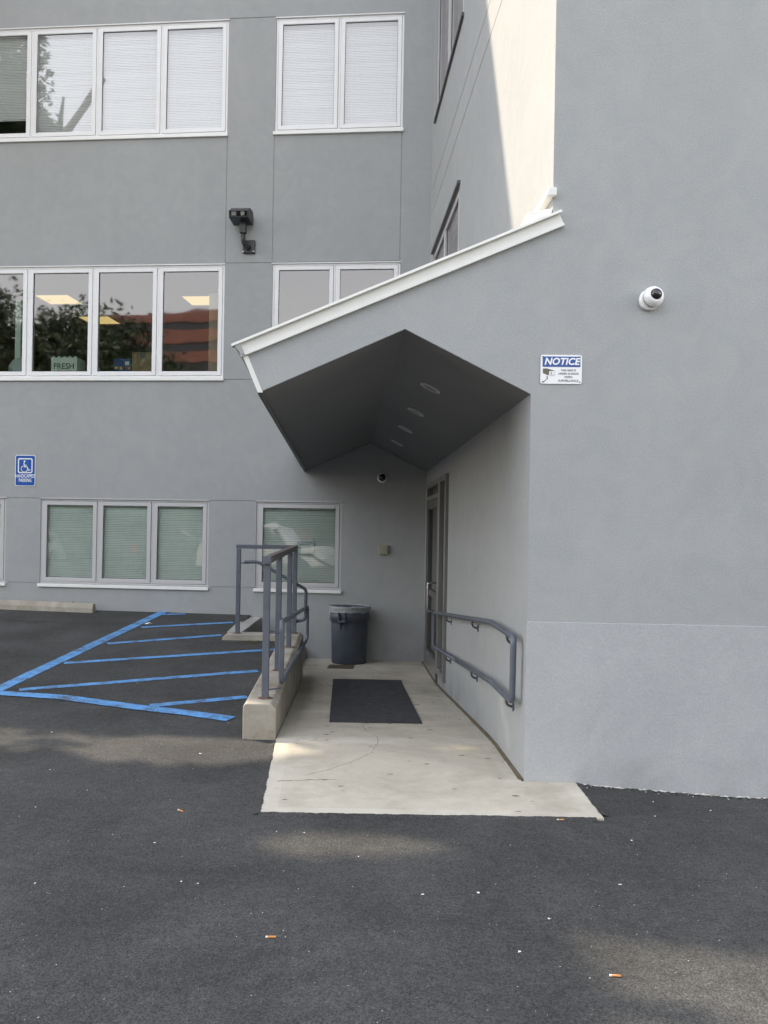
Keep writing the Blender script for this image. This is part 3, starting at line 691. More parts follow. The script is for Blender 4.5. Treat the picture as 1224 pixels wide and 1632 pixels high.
b = MB(); b.hexa([Vector(p)-T0 for p in ((-2.04, 11.405, -.5), (-1.805, 11.405, -.5), (-1.805, 13.3, -.5), (-2.10, 13.3, -.5), (-2.0, 11.405, .334), (-1.805, 11.405, .334), (-1.805, 13.3, .36), (-2.09, 13.3, .36))])
b.build('cap_slab', 'cap_concrete', tk, bevel=.01)
# guard rail
rl = empty('guard_railing', (-.94, 7.13, .28), label='blue-grey painted steel guard railing with square posts on the curb wall', cat='railing')
Q0 = Vector((-.94, 7.13, .28))
posts = [(-.935, 7.13), (cl(8.46)+.15, 8.46), (cl(10.03)+.155, 10.03), (cl(11.26)+.145, 11.26), (-1.835, 11.22)]
def rtop(y): return 1.42+.010*(y-7.13)
for i, (x, y) in enumerate(posts):
    b = MB(); hw = .0265; zb = (ct(y) if i < 4 else .335); q = Vector((x, y, 0))-Q0
    b.box(q.x-hw, q.x+hw, q.y-hw, q.y+hw, zb-Q0.z-.02, rtop(y)-Q0.z-.055); b.build('post', 'rail_paint', rl, bevel=.004)
    b = MB()
    random.seed(i)
    ringp = [(q.x+math.cos(a*.7854)*random.uniform(.045, .075), q.y+math.sin(a*.7854)*random.uniform(.045, .08)) for a in range(8)]
    b.face([(u, v, zb-Q0.z+.0025) for u, v in ringp]); b.build('rust_stain', 'rust', rl)
random.seed(11)
def bar(p, q, wx, h, name, m='rail_paint'):
    p = Vector(p)-Q0; q = Vector(q)-Q0; d = (q-p).normalized(); s = Vector((d.y, -d.x, 0)).normalized()*wx/2; u = Vector((0, 0, h/2))
    b = MB(); b.hexa([p-s-u, p+s-u, q+s-u, q-s-u, p-s+u, p+s+u, q+s+u, q-s+u]); return b.build(name, m, rl, bevel=.005)
bar((-.928, 7.08, rtop(7.1)-.027), (cl(11.3)+.145, 11.295, rtop(11.3)-.027), .064, .056, 'top_rail', 'rail_top')
bar((-.93, 7.066, rtop(7.1)-.029), (-.93, 7.079, rtop(7.1)-.029), .068, .066, 'end_cap')
bar((-1.872, 11.245, rtop(11.2)-.027), (cl(11.2)+.105, 11.255, rtop(11.2)-.027), .056, .05, 'top_rail')
# ramp handrail loop on the curb side
def rp(y, z, off=.028): return Vector((cr(y)-.03+off*1.0+.015, y, z))-Q0
pts = [rp(12.2, .18), rp(12.25, .60), rp(7.22, .895), rp(7.22, .40), rp(12.2, .165)]
loop = [rp(9.7, .275), rp(7.24, .385), rp(7.22, .885), rp(12.2, .605), rp(12.2, .165), rp(9.69, .2755)]
b = MB(); b.tube(fillet(loop, .085, 7), .0225, 14); hr = b.build('handrail', 'rail_paint', rl)
for y, zz in ((7.13, .80), (7.13, .345), (8.46, .79), (8.46, .30), (10.03, .70), (10.03, .23), (11.26, .63), (11.26, .18)):
    b = MB(); a = Vector((cl(y)+.175, y+.0, zz))-Q0; e = rp(y+(.10 if y < 7.5 else .05), zz+.0); b.tube([a, a+(e-a)*.85, e], .008, 8); b.build('bracket', 'rail_paint', hr)
# stair handrail
b = MB(); st = [(-1.77, 11.27, 1.235), (-1.60, 11.27, 1.245), (-1.07, 11.30, .945), (-.985, 11.31, .90), (-.985, 11.31, .51), (-1.11, 11.30, .49)]
b.tube(fillet([Vector(p)-Q0 for p in st], .07, 6), .0215, 12); sh_ = b.build('handrail', 'rail_paint', rl); sh_['label'] = 'short stair handrail sloping down behind the posts'
b = MB(); b.tube([Vector((-1.81, 11.24, 1.225))-Q0, Vector((-1.75, 11.27, 1.225))-Q0], .008, 8); b.tube([Vector((-1.13, 11.26, .49))-Q0, Vector((-1.08, 11.30, .49))-Q0], .008, 8); b.build('bracket', 'rail_paint', hr)

# wall handrail on the right
wr = empty('wall_handrail', (.88, 5.9, .5), label='blue-grey double pipe handrail on brackets along the passage wall', cat='handrail')
H0 = Vector((.88, 5.9, .5))
def wp(y, z, off=.065): return Vector((pw(y)-off, y, z))-H0
loop = [wp(8.8, .378), wp(6.73, .503), wp(5.93, .503), wp(5.91, .938), wp(6.78, .952), wp(10.93, .664), wp(10.93, .243), wp(8.79, .3786)]
b = MB(); b.tube(fillet(loop, .06, 7), .0215, 14); b.build('rail', 'rail_paint', wr)
for y in (9.75, 7.85, 6.2):
    for k in (0, 1):
        if y < 6.5: z = .945 if k else .503
        else: z = (.952-.0694*(y-6.78)) if k else (.503-.0619*(y-6.73))
        b = MB()
        b.tube(fillet([wp(y-.10, z-.020), wp(y-.02, z-.032, .062), wp(y, z-.075, .045), wp(y, z-.085, .0)], .03, 4), .0095, 8)
        b.lathe([(.001, .0), (.03, .0), (.03, .008), (.001, .009)], 16, f=lambda x_, y_, z_: Vector(wp(y, z-.085, .0))+Vector((-z_, x_, y_*1.0)))
        b.build('bracket', 'rail_paint', wr)

# ================================================================== OBJECTS
# trash can
tc = empty('trash_can', (-.475, 12.74, -.23), label='round dark grey plastic trash can lined with a clear bag against the rear wall', cat='trash can')
b = MB()
b.lathe([(.001, .012), (.225, .012), (.240, .0), (.250, .022), (.264, .55), (.266, .60), (.283, .605), (.288, .735), (.272, .742), (.275, .775), (.298, .782), (.302, .80), (.293, .808), (.278, .80), (.255, .55), (.23, .05), (.001, .04)], 44)
b.build('bin_body', 'bin_plastic', tc)
def cyl(a, r_, z): return Vector((r_*math.cos(a), r_*math.sin(a), z))
for a0 in (R(-108), R(72)):
    b = MB()
    for da in (-.15, .15):
        b.hexa([cyl(a0+da-.02, .262, .49), cyl(a0+da+.02, .262, .49), cyl(a0+da+.02, .27, .49), cyl(a0+da-.02, .27, .49), cyl(a0+da-.03, .28, .735), cyl(a0+da+.03, .28, .735), cyl(a0+da+.03, .335, .735), cyl(a0+da-.03, .335, .735)])
    b.hexa([cyl(a0-.17, .315, .60), cyl(a0+.17, .315, .60), cyl(a0+.17, .34, .60), cyl(a0-.17, .34, .60), cyl(a0-.17, .315, .628), cyl(a0+.17, .315, .628), cyl(a0+.17, .34, .628), cyl(a0-.17, .34, .628)])
    b.build('handle', 'bin_plastic', tc, bevel=.004)
def bj(k, a, r_, z):
    nn = noise.noise(Vector((math.cos(a*.131)*4, math.sin(a*.131)*4, k*.6)))
    return r_+.012*nn*(1+.5*(k > 4)), z+(.03*nn if k in (0, 1, 7, 8) else .006*nn)
b = MB(); b.lathe([(.24, .52), (.258, .66), (.277, .78), (.292, .815), (.303, .82), (.309, .808), (.306, .785), (.302, .755), (.305, .735)], 48, jit=bj)
b.build('liner_bag', 'bag_film', tc)
# flat brown plate on the landing, mat
pl = empty('floor_plate', (-.565, 12.29, -.2295), A_B*.3, label='flat brown rectangular plate in the concrete in front of the trash can', cat='floor plate')
b = MB(); b.box(-.17, .17, -.165, .165, .0, .006); b.build('plate', 'rust_plate', pl, bevel=.002)
b = MB(); ring(b, -.18, .18, -.175, .175, .012, .0, .004); b.v = [(p[0], p[2], p[1]) for p in b.v]; b.build('plate_frame', 'sealant', pl)
b = MB(); N = 24
for k in range(N):
    a, c = k/N, (k+1)/N
    def mp(t, s): 
        y = 7.725+(11.21-7.725)*t; x = (-.45+(-.616+.45)*t) if s < 0 else (.361+(.251-.361)*t)
        return x, y
    q = [mp(a, -1), mp(a, 1), mp(c, 1), mp(c, -1)]
    b.hexa([(x, y, fz(y)+.0105) for x, y in q]+[(x, y, fz(y)+.020) for x, y in q])
m_ = b.build('door_mat', 'mat_fibre'); tag(m_, 'long charcoal entrance mat lying on the concrete ramp', 'mat')

# parking stop
ps = empty('parking_stop', (-4.3, 13.2, .39), 0, label='weathered concrete wheel stop by the rear wall at the left edge', cat='wheel stop')
b = MB(); a = math.atan2(.56, -1.7)
def psf(u, v, t): # t along length to the left
    return Vector((-t*.955-v*0, 0, 0))+Vector((0, t*.155+u, v+ t*0.012))
b.prism([(-.08, -.03), (-.075, .06), (-.045, .128), (.045, .128), (.075, .06), (.08, -.03)], psf, 0, 2.4)
b.build('stop_body', 'curb_concrete', ps, bevel=.012)
b = MB()
for t in (.35, 2.0): b.lathe([(.012, 0), (.012, .012), (.001, .013)], 10, f=lambda x_, y_, z_, t=t: psf(y_, .128+z_, t)+Vector((x_, 0, 0)))
b.build('anchor_pin', 'rust', ps)

# floodlight on the rear wall
def on_wall(ang, ox, oy, x, z): return (ox+x*math.cos(ang), oy+x*math.sin(ang), z)
fl = empty('floodlight', on_wall(A_B, CX, CY, -2.70, 5.87), A_B, label='black wall mounted floodlight on a bent arm between upper window rows', cat='floodlight')
b = MB(); b.box(-.092, .092, -.045, 0, -.095, .095); b.build('mounting_plate', 'black_metal', fl, bevel=.006)
b = MB(); b.tube(fillet([(.01, -.03, -.01), (-.02, -.12, -.03), (-.055, -.17, .04), (-.055, -.17, .19)], .06, 6), .033, 14); b.build('arm', 'black_metal', fl)
b = MB(); b.box(-.10, -.008, -.215, -.13, .15, .29); b.box(-.09, -.01, -.21, -.14, .28, .33); b.build('knuckle', 'black_metal', fl, bevel=.008)
hd = MB(); q = lambda u, v, t: (t, u, v)
hd.prism([(-.37, .40), (-.10, .37), (-.07, .46), (-.10, .57), (-.26, .575), (-.39, .50)], q, -.245, .050); hd.v = [(x_+.02, y_+.02, z_-.075) for x_, y_, z_ in hd.v]; hdo = hd.build('lamp_housing', 'black_metal', fl, bevel=.008)
b = MB(); b.face([(-.205, -.3545, .345), (.05, -.3545, .345), (.05, -.3695, .410), (-.205, -.3695, .410)]); b.build('lens', 'dome_black', hdo)
for x0, x1 in ((-.185, -.115), (-.045, .01)):
    b = MB(); b.face([(x0, -.3580, .350), (x1, -.3580, .350), (x1, -.3710, .402), (x0, -.3710, .402)]); b.build('reflector', 'steel', hdo)
for x in (-.078, .078):
    b = MB(); b.lathe([(.014, 0), (.014, .008), (.001, .009)], 12, f=lambda x_, y_, z_, x=x: (x+x_, -.045-z_, -.075+y_)); b.build('screw', 'steel', fl)

# handicapped parking sign
def rrect(x0, x1, z0, z1, r, n=5):
    p = []
    for cx_, cz_, a0 in ((x1-r, z0+r, -90), (x1-r, z1-r, 0), (x0+r, z1-r, 90), (x0+r, z0+r, 180)):
        for i in range(n+1):
            a = R(a0+90*i/n); p.append((cx_+r*math.cos(a), cz_+r*math.sin(a)))
    return p
F_ = lambda y: (lambda u, v, t: (u, y-t, v))
hs = empty('parking_sign', on_wall(A_B, CX, CY, -6.14, 2.505), A_B, label='blue and white handicapped parking sign with wheelchair symbol on the rear wall', cat='sign')
b = MB(); b.prism(rrect(-.162, .162, -.238, .238, .03), F_(0), .004, .008); b.build('sign_plate', 'sign_white', hs)
b = MB(); b.prism(rrect(-.152, .152, -.228, .228, .024), F_(0), .0081, .0095); b.build('sign_face', 'access_blue', hs)
b = MB(); o1 = rrect(-.118, .118, -.040, .190, .03); o2 = rrect(-.100, .100, -.022, .172, .018); nn = len(o1)
for k in range(nn):
    j = (k+1) % nn; b.face([(o1[k][0], -.0105, o1[k][1]), (o1[j][0], -.0105, o1[j][1]), (o2[j][0], -.0105, o2[j][1]), (o2[k][0], -.0105, o2[k][1])])
b.build('symbol_border', 'sign_white', hs, fix=False)
def flat_strip(b, pts, wd, y):
    pts = [Vector(p) for p in pts]
    for k in range(len(pts)-1):
        a, c = pts[k], pts[k+1]; d = (c-a).normalized()*wd*.5; nn = Vector((-d.y, d.x))
        b.face([(p.x, y, p.y) for p in (a-d*.6-nn, c+d*.6-nn, c+d*.6+nn, a-d*.6+nn)])
b = MB(); wcx, wcz = -.012, .028
arc = [(wcx+.050*math.cos(R(t)), wcz+.050*math.sin(R(t))) for t in range(128, 372, 12)]
flat_strip(b, arc, .014, -.0105)
flat_strip(b, [(-.020, .118), (-.017, .058), (.030, .058), (.052, .004), (.078, .012)], .015, -.0108); flat_strip(b, [(-.019, .083), (.022, .083)], .011, -.0108)
b.face([(-.012+.0145*math.cos(R(t)), -.0108, .140+.0145*math.sin(R(t))) for t in range(0, 360, 30)])
b.build('wheelchair_symbol', 'sign_white', hs, fix=False)
text('HANDICAPPED', .074, 'sign_white', hs, (0, -.0102, -.085), sx=.62, bold=.0014)
text('PARKING', .074, 'sign_white', hs, (0, -.0102, -.150), sx=.66, bold=.0014)

# notice sign on the front wall
ns = empty('notice_sign', on_wall(A_F, .947, 5.8, .193, 2.7075), A_F, label='white and blue video surveillance notice sign on the front wall', cat='sign')
b = MB(); b.prism(rrect(-.1345, .1345, -.0945, .0945, .012), F_(0), .003, .006); b.build('sign_plate', 'sign_white', ns)
b = MB(); b.box(-.1215, .1235, -.0075, -.006, .016, .084); b.build('sign_header', 'sign_blue', ns)
text('NOTICE', .062, 'sign_white', ns, (.002, -.0082, .0495), shear=.22, bold=.0018, sx=1.0)
for s_, z_, sz, wx in (('THIS AREA IS', -.006, .0165, .92), ('UNDER 24 HOUR', -.028, .0165, .92), ('VIDEO', -.050, .0165, .98), ('SURVEILLANCE', -.074, .0175, 1.0)):
    text(s_, sz*1.12, 'ink_grey', ns, (.047, -.0072, z_), sx=wx)
b = MB(); y = -.0072
for pl_, mi in (([(-.119, -.025), (-.119, .004), (-.095, .006), (-.040, -.010), (-.078, -.012), (-.080, -.041)], 0), ([(-.121, -.085), (-.092, -.062), (-.096, -.045), (-.088, -.046), (-.086, -.062), (-.117, -.089)], 0)):
    b.face([(u, y, v) for u, v in pl_], mi)
b.face([(-.060+.0085*math.cos(R(t)), y-.0003, -.027+.0085*math.sin(R(t))) for t in range(0, 360, 30)]); b.build('camera_symbol', 'picto', ns, fix=False)
b = MB(); b.face([(-.057+.0065*math.cos(R(t)), y-.0007, -.027+.0065*math.sin(R(t))) for t in range(0, 360, 30)]); b.build('lens_symbol', 'sign_white', ns, fix=False)
b = MB(); flat_strip(b, [(-.078, -.042), (-.042, -.042), (-.040, -.012)], .0015, y); b.build('camera_outline', 'ink_grey', ns, fix=False)
for x_, z_ in ((-.121, .082), (.121, .082), (-.121, -.082), (.121, -.082)):
    b = MB(); b.lathe([(.0038, 0), (.0038, .002), (.0003, .003)], 10, f=lambda u, v, t, x_=x_, z_=z_: (x_+u, -.0065-t, z_+v)); b.build('screw', 'ink', ns)

# dome camera on the front wall
dc = empty('dome_camera', on_wall(A_F, .947, 5.8, .762, 3.168), A_F, label='white dome security camera on the front wall', cat='security camera')
ax = Vector((.20, -1, .17)).normalized(); qt = ax.to_track_quat('Z', 'Y')
wallq = Vector((0, -1, 0)).to_track_quat('Z', 'Y')
def ax_f(off=Vector()): return lambda x_, y_, z_: off+qt @ Vector((x_, y_, z_))
b = MB(); b.lathe([(.074, 0), (.077, .018), (.076, .032), (.070, .040), (.01, .041)], 40, f=lambda x_, y_, z_: wallq @ Vector((x_, y_, z_))+Vector((-.010, 0, -.006))); b.build('base_ring', 'camera_white', dc)
b = MB(); b.lathe([(.073, .036), (.0735, .046)], 40, f=ax_f()); b.build('seal', 'ink', dc)
b = MB(); b.lathe([(.001, .040), (.0735, .0455), (.077, .050), (.0755, .066), (.066, .092), (.053, .106), (.046, .109), (.042, .106)], 44, f=ax_f()); b.build('housing', 'camera_white', dc)
b = MB(); b.lathe([(.0425, .100), (.042, .108), (.036, .124), (.025, .136), (.012, .142), (.0005, .143)], 36, f=ax_f()); b.build('dome', 'dome_black', dc)
dc.scale = (.88, .80, .88)
# dome camera under the canopy on the rear wall
d2 = empty('dome_camera', on_wall(A_B, CX, CY, -.646, 2.456), A_B, label='small round dome camera on the rear wall under the canopy', cat='security camera')
b = MB(); b.lathe([(.075, 0), (.077, .02), (.070, .034), (.056, .038)], 36, f=lambda x_, y_, z_: wallq @ Vector((x_, y_, z_))); b.build('base_ring', 'camera_white', d2)
b = MB(); b.lathe([(.057, .034), (.050, .06), (.03, .078), (.0005, .085)], 30, f=lambda x_, y_, z_: wallq @ Vector((x_, y_, z_))); b.build('dome', 'dome_black', d2)
# small beige box
bx = empty('control_box', on_wall(A_B, CX, CY, -.613, 1.395), A_B, label='small square beige control box on the rear wall beside the door', cat='control box')
b = MB(); b.box(-.068, .068, -.045, 0, -.068, .068); b.build('box_body', 'beige_box', bx, bevel=.006)
b = MB(); b.box(-.045, .045, -.049, -.0455, -.02, .045); b.build('box_cover', 'beige_box', bx, bevel=.003)

# things seen through the middle row windows
def Bw(x, y, z): v = Vector((x, y)); c, s_ = math.cos(A_B), math.sin(A_B); return (CX+x*c-y*s_, CY+x*s_+y*c, z)
fc = empty('carton', Bw(-5.64, .42, 3.926), A_B, label='pale green-white produce carton lettered FRESH behind the window glass', cat='carton')
b = MB(); b.box(-.255, .165, -.15, .15, 0, .365)
for k in range(5): b.box(-.235+k*.088, -.195+k*.088, -.15, -.14, .3655, .383)
b.build('carton_body', 'carton', fc, bevel=.004)
text('FRESH', .125, 'carton_green', fc, (-.045, -.152, .225), bold=.0025, sx=1.0)
text('Express', .060, 'carton_red', fc, (-.035, -.152, .155), shear=.3, sx=1.25)
bc = empty('carton', Bw(-4.755, .40, 3.926), A_B, label='dark blue snack carton with coloured dots beside the brown box', cat='carton')
b = MB(); b.box(-.135, .135, -.1, .1, 0, .35); b.build('carton_body', 'carton_blue', bc, bevel=.004)
for k in range(6):
    b = MB(); x_ = -.105+k*.042; b.face([(x_+.019*math.cos(R(t)), -.1015, .205+.022*math.sin(R(t))+.006*math.sin(k*2)) for t in range(0, 360, 40)]); b.build('printed_dot', ['yellow', 'carton_red', 'yellow', 'carton_green', 'carton_red', 'orange_filter'][k], bc, fix=False)
b = MB(); b.face([(.04, -.1015, .25), (.105, -.1015, .25), (.105, -.1015, .305), (.04, -.1015, .305)]); b.build('printed_panel', 'carton', bc, fix=False)
b = MB(); b.face([(.09+.028*math.cos(R(t)), -.1017, .085+.028*math.sin(R(t))) for t in range(0, 360, 30)]); b.build('printed_badge', 'yellow', bc, fix=False)
cb = empty('cardboard_box', Bw(-4.41, .42, 3.926), A_B, label='open brown cardboard box on the ledge behind the window', cat='cardboard box')
b = MB(); ring(b, -.18, .175, -.15, .15, .008, 0, .44); b.v = [(p[0], p[2], p[1]) for p in b.v]; b.box(-.17, .165, -.14, .14, 0, .01); b.build('box_body', 'cardboard', cb)
b = MB(); b.box(-.05, .035, -.153, -.1505, .33, .44); b.build('tape', 'ink_grey', cb)
def bag(name, x, z, rx, rz, m, label, seed):
    e = empty(name, Bw(x, .42, 3.926), A_B, label=label, cat='plastic bag')
    b = MB(); prf = [(rx*math.sin(math.pi*k/12)+.002, rz*(1-math.cos(math.pi*k/12))*.5*2) for k in range(13)]
    def jt(k, a, r_, z_):
        nn = noise.noise(Vector((a*.35+seed, k*.5, seed))); return r_*(1+.22*nn), z_*(1+.12*nn)
    b.lathe(prf, 26, f=lambda x_, y_, z_: (x_, y_*.45, z_), jit=jt); b.build('bag_body', m, e); 
    b = MB(); b.tube([(0, 0, rz*1.9), (.015, -.01, rz*2.05), (.05, -.02, rz*2.2)], [.02, .012, .03], 8); b.build('bag_knot', m, e)
bag('plastic_bag', -6.47, 0, .19, .19, 'bag_white', 'bulging white plastic bag behind the leftmost middle row pane', 1)
bag('plastic_bag', -5.27, 0, .12, .15, 'bag_white', 'small white plastic bag right of the lettered carton', 4)
bag('plastic_bag', -3.82, 0, .20, .075, 'bag_blue', 'crumpled blue plastic bag near the tan partition', 8)
# paper notice inside the small ground floor window
pn = empty('paper_notice', Bw(-1.80, .05, 1.43), A_B, label='sheet of paper with printed lines taped inside the small ground floor window', cat='paper notice')
b = MB(); b.box(-.14, .14, 0, .002, -.11, .11); b.build('sheet', 'paper', pn)
for k, wd in enumerate((.2, .15, .17)):
    b = MB(); xq = -wd/2
    while xq < wd/2: 
        l = random.uniform(.012, .03); b.face([(xq, -.001, .05-k*.042), (xq+l, -.001, .05-k*.042), (xq+l, -.001, .062-k*.042), (xq, -.001, .062-k*.042)]); xq += l+.006
    b.build('printed_line', 'ink_grey', pn, fix=False)

# litter ------------------------------------------------------------
for i, (x, y, rz, lb) in enumerate(((-.421, 3.506, .05, 'orange cigarette butt on the asphalt at the bottom centre'), (.874, 3.241, -.1, 'orange cigarette butt at the edge of the sunlit patch, bottom right'), (-1.141, 5.079, -.7, 'orange cigarette butt on the asphalt left of the concrete apron'), (1.03, 5.03, .1, 'orange cigarette butt against the front edge of the concrete apron'))):
    e = empty('cigarette_butt', (x, y, gz(x, y)+.005), rz, label=lb, cat='cigarette butt', group='cigarette butts on the asphalt')
    b = MB(); b.tube([(-.012, 0, 0), (.02, 0, 0)], .0042, 10); b.build('filter', 'orange_filter', e)
    b = MB(); b.tube([(-.021, 0, 0), (-.0125, 0, 0)], .0041, 10); b.build('paper_end', 'white_chip', e)
def scrap(x, y, s, name, label, cat, group=None, crum=0, m='white_chip'):
    b = MB(); n = 7; zz = gz(x, y) if not (-.8 < x < 1.2 and 5.05 < y) else fz(y)+.01
    top = [Vector((s*random.uniform(.6, 1.2)*math.cos(k*2*math.pi/n), s*random.uniform(.35, .8)*math.sin(k*2*math.pi/n), .001+random.random()*s*(.12+crum))) for k in range(n)]
    c = Vector((0, 0, .002+s*(.15+crum)))
    for k in range(n): b.face([c, top[k], top[(k+1) % n]]); b.face([Vector((0, 0, 0)), top[(k+1) % n]*.8, top[k]*.8])
    o = b.build(name, m); o.location = (x, y, zz+.003); o.rotation_euler = (0, 0, random.random()*3)
    tag(o, label, cat, group)
scrap(-3.19, 12.1, .06, 'paper_scrap', 'crumpled white paper lying on a blue stripe', 'paper scrap', crum=.5)
for x, y in ((-1.98, 5.1), (-1.8, 5.45), (-.55, 4.75), (-.40, 4.74), (-2.2, 5.9), (.45, 3.98), (.72, 3.72), (1.35, 4.73), (2.02, 5.4), (-1.15, 4.55), (-.9, 4.05), (-.82, 4.03), (.2, 3.95), (-1.55, 4.0), (1.12, 4.1), (.55, 3.42), (-.1, 4.4), (1.7, 5.5), (1.62, 5.2), (-2.6, 7.0), (-2.4, 8.7), (-1.9, 9.0), (-1.27, 7.35), (-1.3, 6.4)):
    scrap(x, y, random.uniform(.005, .011), 'litter_chip', 'tiny white chip of litter lying on the dark asphalt', 'litter', 'white chips of litter on the asphalt')
b = MB(); random.seed(5)
for k in range(650):
    y = 2.4+8.5*random.random()**1.4; x = random.uniform(-.46, .5)*y
    if -1.25 < x < 1.35 and y > 5: continue
    if y > 5.6 and x > -1.2: continue
    s_ = random.uniform(.0012, .0036)
    z_ = gz(x, y)+.001; a = random.random()*3
    b.face([(x+s_*math.cos(a+t), y+s_*math.sin(a+t), z_+.002*random.random()) for t in (0, 2.1, 4.2)])
tag(b.build('grit', 'white_chip', fix=False), label='scattered pale grit on the asphalt', kind='stuff')
b = MB()
for k in range(46):                                   # leaves and weeds at the foot of the cross wall
    x = random.gauss(-1.58, .13); y = 11.02-abs(random.gauss(0, .06)); s_ = random.uniform(.012, .03); a = random.random()*6; z_ = gz(x, y)+.004
    b.face([(x+s_*math.cos(a), y+s_*math.sin(a), z_), (x+s_*.4*math.cos(a+1.6), y+s_*.4*math.sin(a+1.6), z_+.012*random.random()), (x-s_*math.cos(a), y-s_*math.sin(a), z_+.03*random.random()), (x-s_*.4*math.cos(a+1.6), y-s_*.4*math.sin(a+1.6), z_)], random.choice((0, 0, 1)))
tag(b.build('leaf_litter', ['leaf', 'rust'], fix=False), label='small green weeds and fallen leaves by the concrete curb', kind='stuff')

b = MB(); random.seed(15)                             # wind-blown debris caught against the wall foot
for k in range(170):
    if k < 110: x = random.uniform(1.3, 3.0); y = 5.8-.038*(x-.947)-.015-abs(random.gauss(0, .035)); z_ = gz(x, y)+.006
    else: y = random.uniform(6, 12.8); x = pw(y)-.04-abs(random.gauss(0, .02)); z_ = fz(y)+.012
    s_ = random.uniform(.003, .010); a = random.random()*6
    b.face([(x+s_*math.cos(a), y+s_*math.sin(a), z_), (x+s_*.5*math.cos(a+1.6), y+s_*.5*math.sin(a+1.6), z_+.004*random.random()), (x-s_*math.cos(a), y-s_*math.sin(a), z_+.006*random.random()), (x-s_*.5*math.cos(a+1.6), y-s_*.5*math.sin(a+1.6), z_)], random.choice((0, 0, 1, 2)))
tag(b.build('debris', ['stain', 'rust_plate', 'white_chip'], fix=False), label='brown crumbs and dry leaf bits along the wall foot', kind='stuff')

# ================================================================== SURROUNDINGS (behind the camera, seen in the glass and as shade)
def tree(name, loc, h, r, n, m, label, leaf=.3, seed=1, gaps=None, low=.35, group=None, off=(0, 0)):
    rd = random.Random(seed); e = empty(name, loc, label=label, cat='tree', group=group)
    b = MB(); ox, oy = off; tr = [(0, 0, 0), (.1, 0, h*.2), (ox*.12, oy*.12+.1, h*.45), (ox*.55, oy*.55, h*.66), (ox, oy, h*.85)]
    b.tube(tr, [h*.026, h*.021, h*.016, h*.011, h*.005], 9)
    for k in range(7):
        a = k*2.4; f_ = max(.3, low-.1)+(.75-max(.3, low-.1))*k/7; z0 = h*f_; ln = r*rd.uniform(.5, .8); bx_, by_ = ox*min(1, f_/.8)**1.5, oy*min(1, f_/.8)**1.5
        b.tube([(bx_, by_, z0), (bx_+ln*.5*math.cos(a), by_+ln*.5*math.sin(a), z0+ln*.3), (bx_+ln*math.cos(a), by_+ln*math.sin(a), z0+ln*.55)], [h*.011, h*.007, h*.002], 6)
    b.build('trunk', 'bark', e)
    b = MB(); cz = h*(low+(1-low)/2); rz = h*(1-low)/2; cl_ = []
    for k in range(max(12, n//70)):
        while True:
            p = Vector((rd.uniform(-1, 1), rd.uniform(-1, 1), rd.uniform(-1, 1)))
            if .25 < p.length < 1: break
        cl_.append(Vector((p.x*r+ox, p.y*r+oy, cz+p.z*rz)))
    L0 = Vector(loc)
    for k in range(n):
        c = rd.choice(cl_); p = c+Vector((rd.gauss(0, 1), rd.gauss(0, 1), rd.gauss(0, .7)))*r*.13
        if gaps and gaps(p+L0, rd): continue
        u = Vector((rd.gauss(0, 1), rd.gauss(0, 1), rd.gauss(0, .6))).normalized(); v = u.orthogonal().normalized(); v = (Matrix.Rotation(rd.random()*6.28, 3, u) @ v)
        s_ = leaf*rd.uniform(.6, 1.2)
        b.face([p-u*s_, p+v*s_*.42, p+u*s_, p-v*s_*.42])
    o = b.build('crown', m, e, fix=False); o['kind'] = 'stuff'
    return e
def gaps(p, rd):  # drops crown leaves along sun rays so chosen patches stay lit
    if p.y > .1 and p.x/p.y > -.462 and p.z-1.6 < .63*p.y: return True
    if p.y > wy(p.x)-.25 or p.x > -7.5: return True
    g_ = p-SUN*(p.z/SUN.z)
    j = rd.gauss(0, .10)
    # sun openings above the ground patches
    if ((g_.x+1.40)/.95)**2+((g_.y-6.55)/.52)**2 < 1+j*2: return True
    if ((g_.x+.15)/.60)**2+((g_.y-4.58)/.24)**2 < 1+j*2.5: return True
    if g_.x > .70+j*.6 and g_.y < 3.82-.22*g_.x+j*.2: return True
    # opening toward the sunlit side wall
    t = (p.x-1.0)/SUN.x*1.0
    q = p-SUN*t
    if 5.0 < q.y < 9.2 and 3.2 < q.z < 16: return True
    return False
tree('shade_tree', (-14.4, 9.4, gz(-14, 9.4)), 14.2, 4.0, 60000, 'leaf', 'tall leafy tree in the lot out of view, crown shaped for the sun patches', leaf=.12, seed=3, gaps=gaps, low=.68, off=(4.4, 1.0))
tree('shade_tree', (-13.6, 6.0, 0), 14.0, 3.5, 46000, 'leaf', 'second leafy tree in the lot out of view, crown shaped for the sun patches', leaf=.12, seed=9, gaps=gaps, low=.68, off=(5.8, 1.4))
for i, (x, y, h, r) in enumerate(((-31, -19, 15.5, 5.5), (-24.2, -21, 14.2, 5.0), (-37, -24, 17, 6), (-15, -20, 8.5, 4.5), (-8, -22, 8, 4.5), (0, -21, 8, 4.5), (8, -20, 8, 5), (17, -22, 9, 6), (-46, -20, 15, 6), (-26, -30, 14, 6))):
    nr = i in (0, 1, 2, 9)
    tree('street_tree', (x, y, 0), h, r, 48000 if nr else 7000, 'leaf_dark', 'dark green tree in the row across the road', leaf=.21 if nr else .34, seed=20+i, low=.0, group='trees across the road behind the viewpoint')
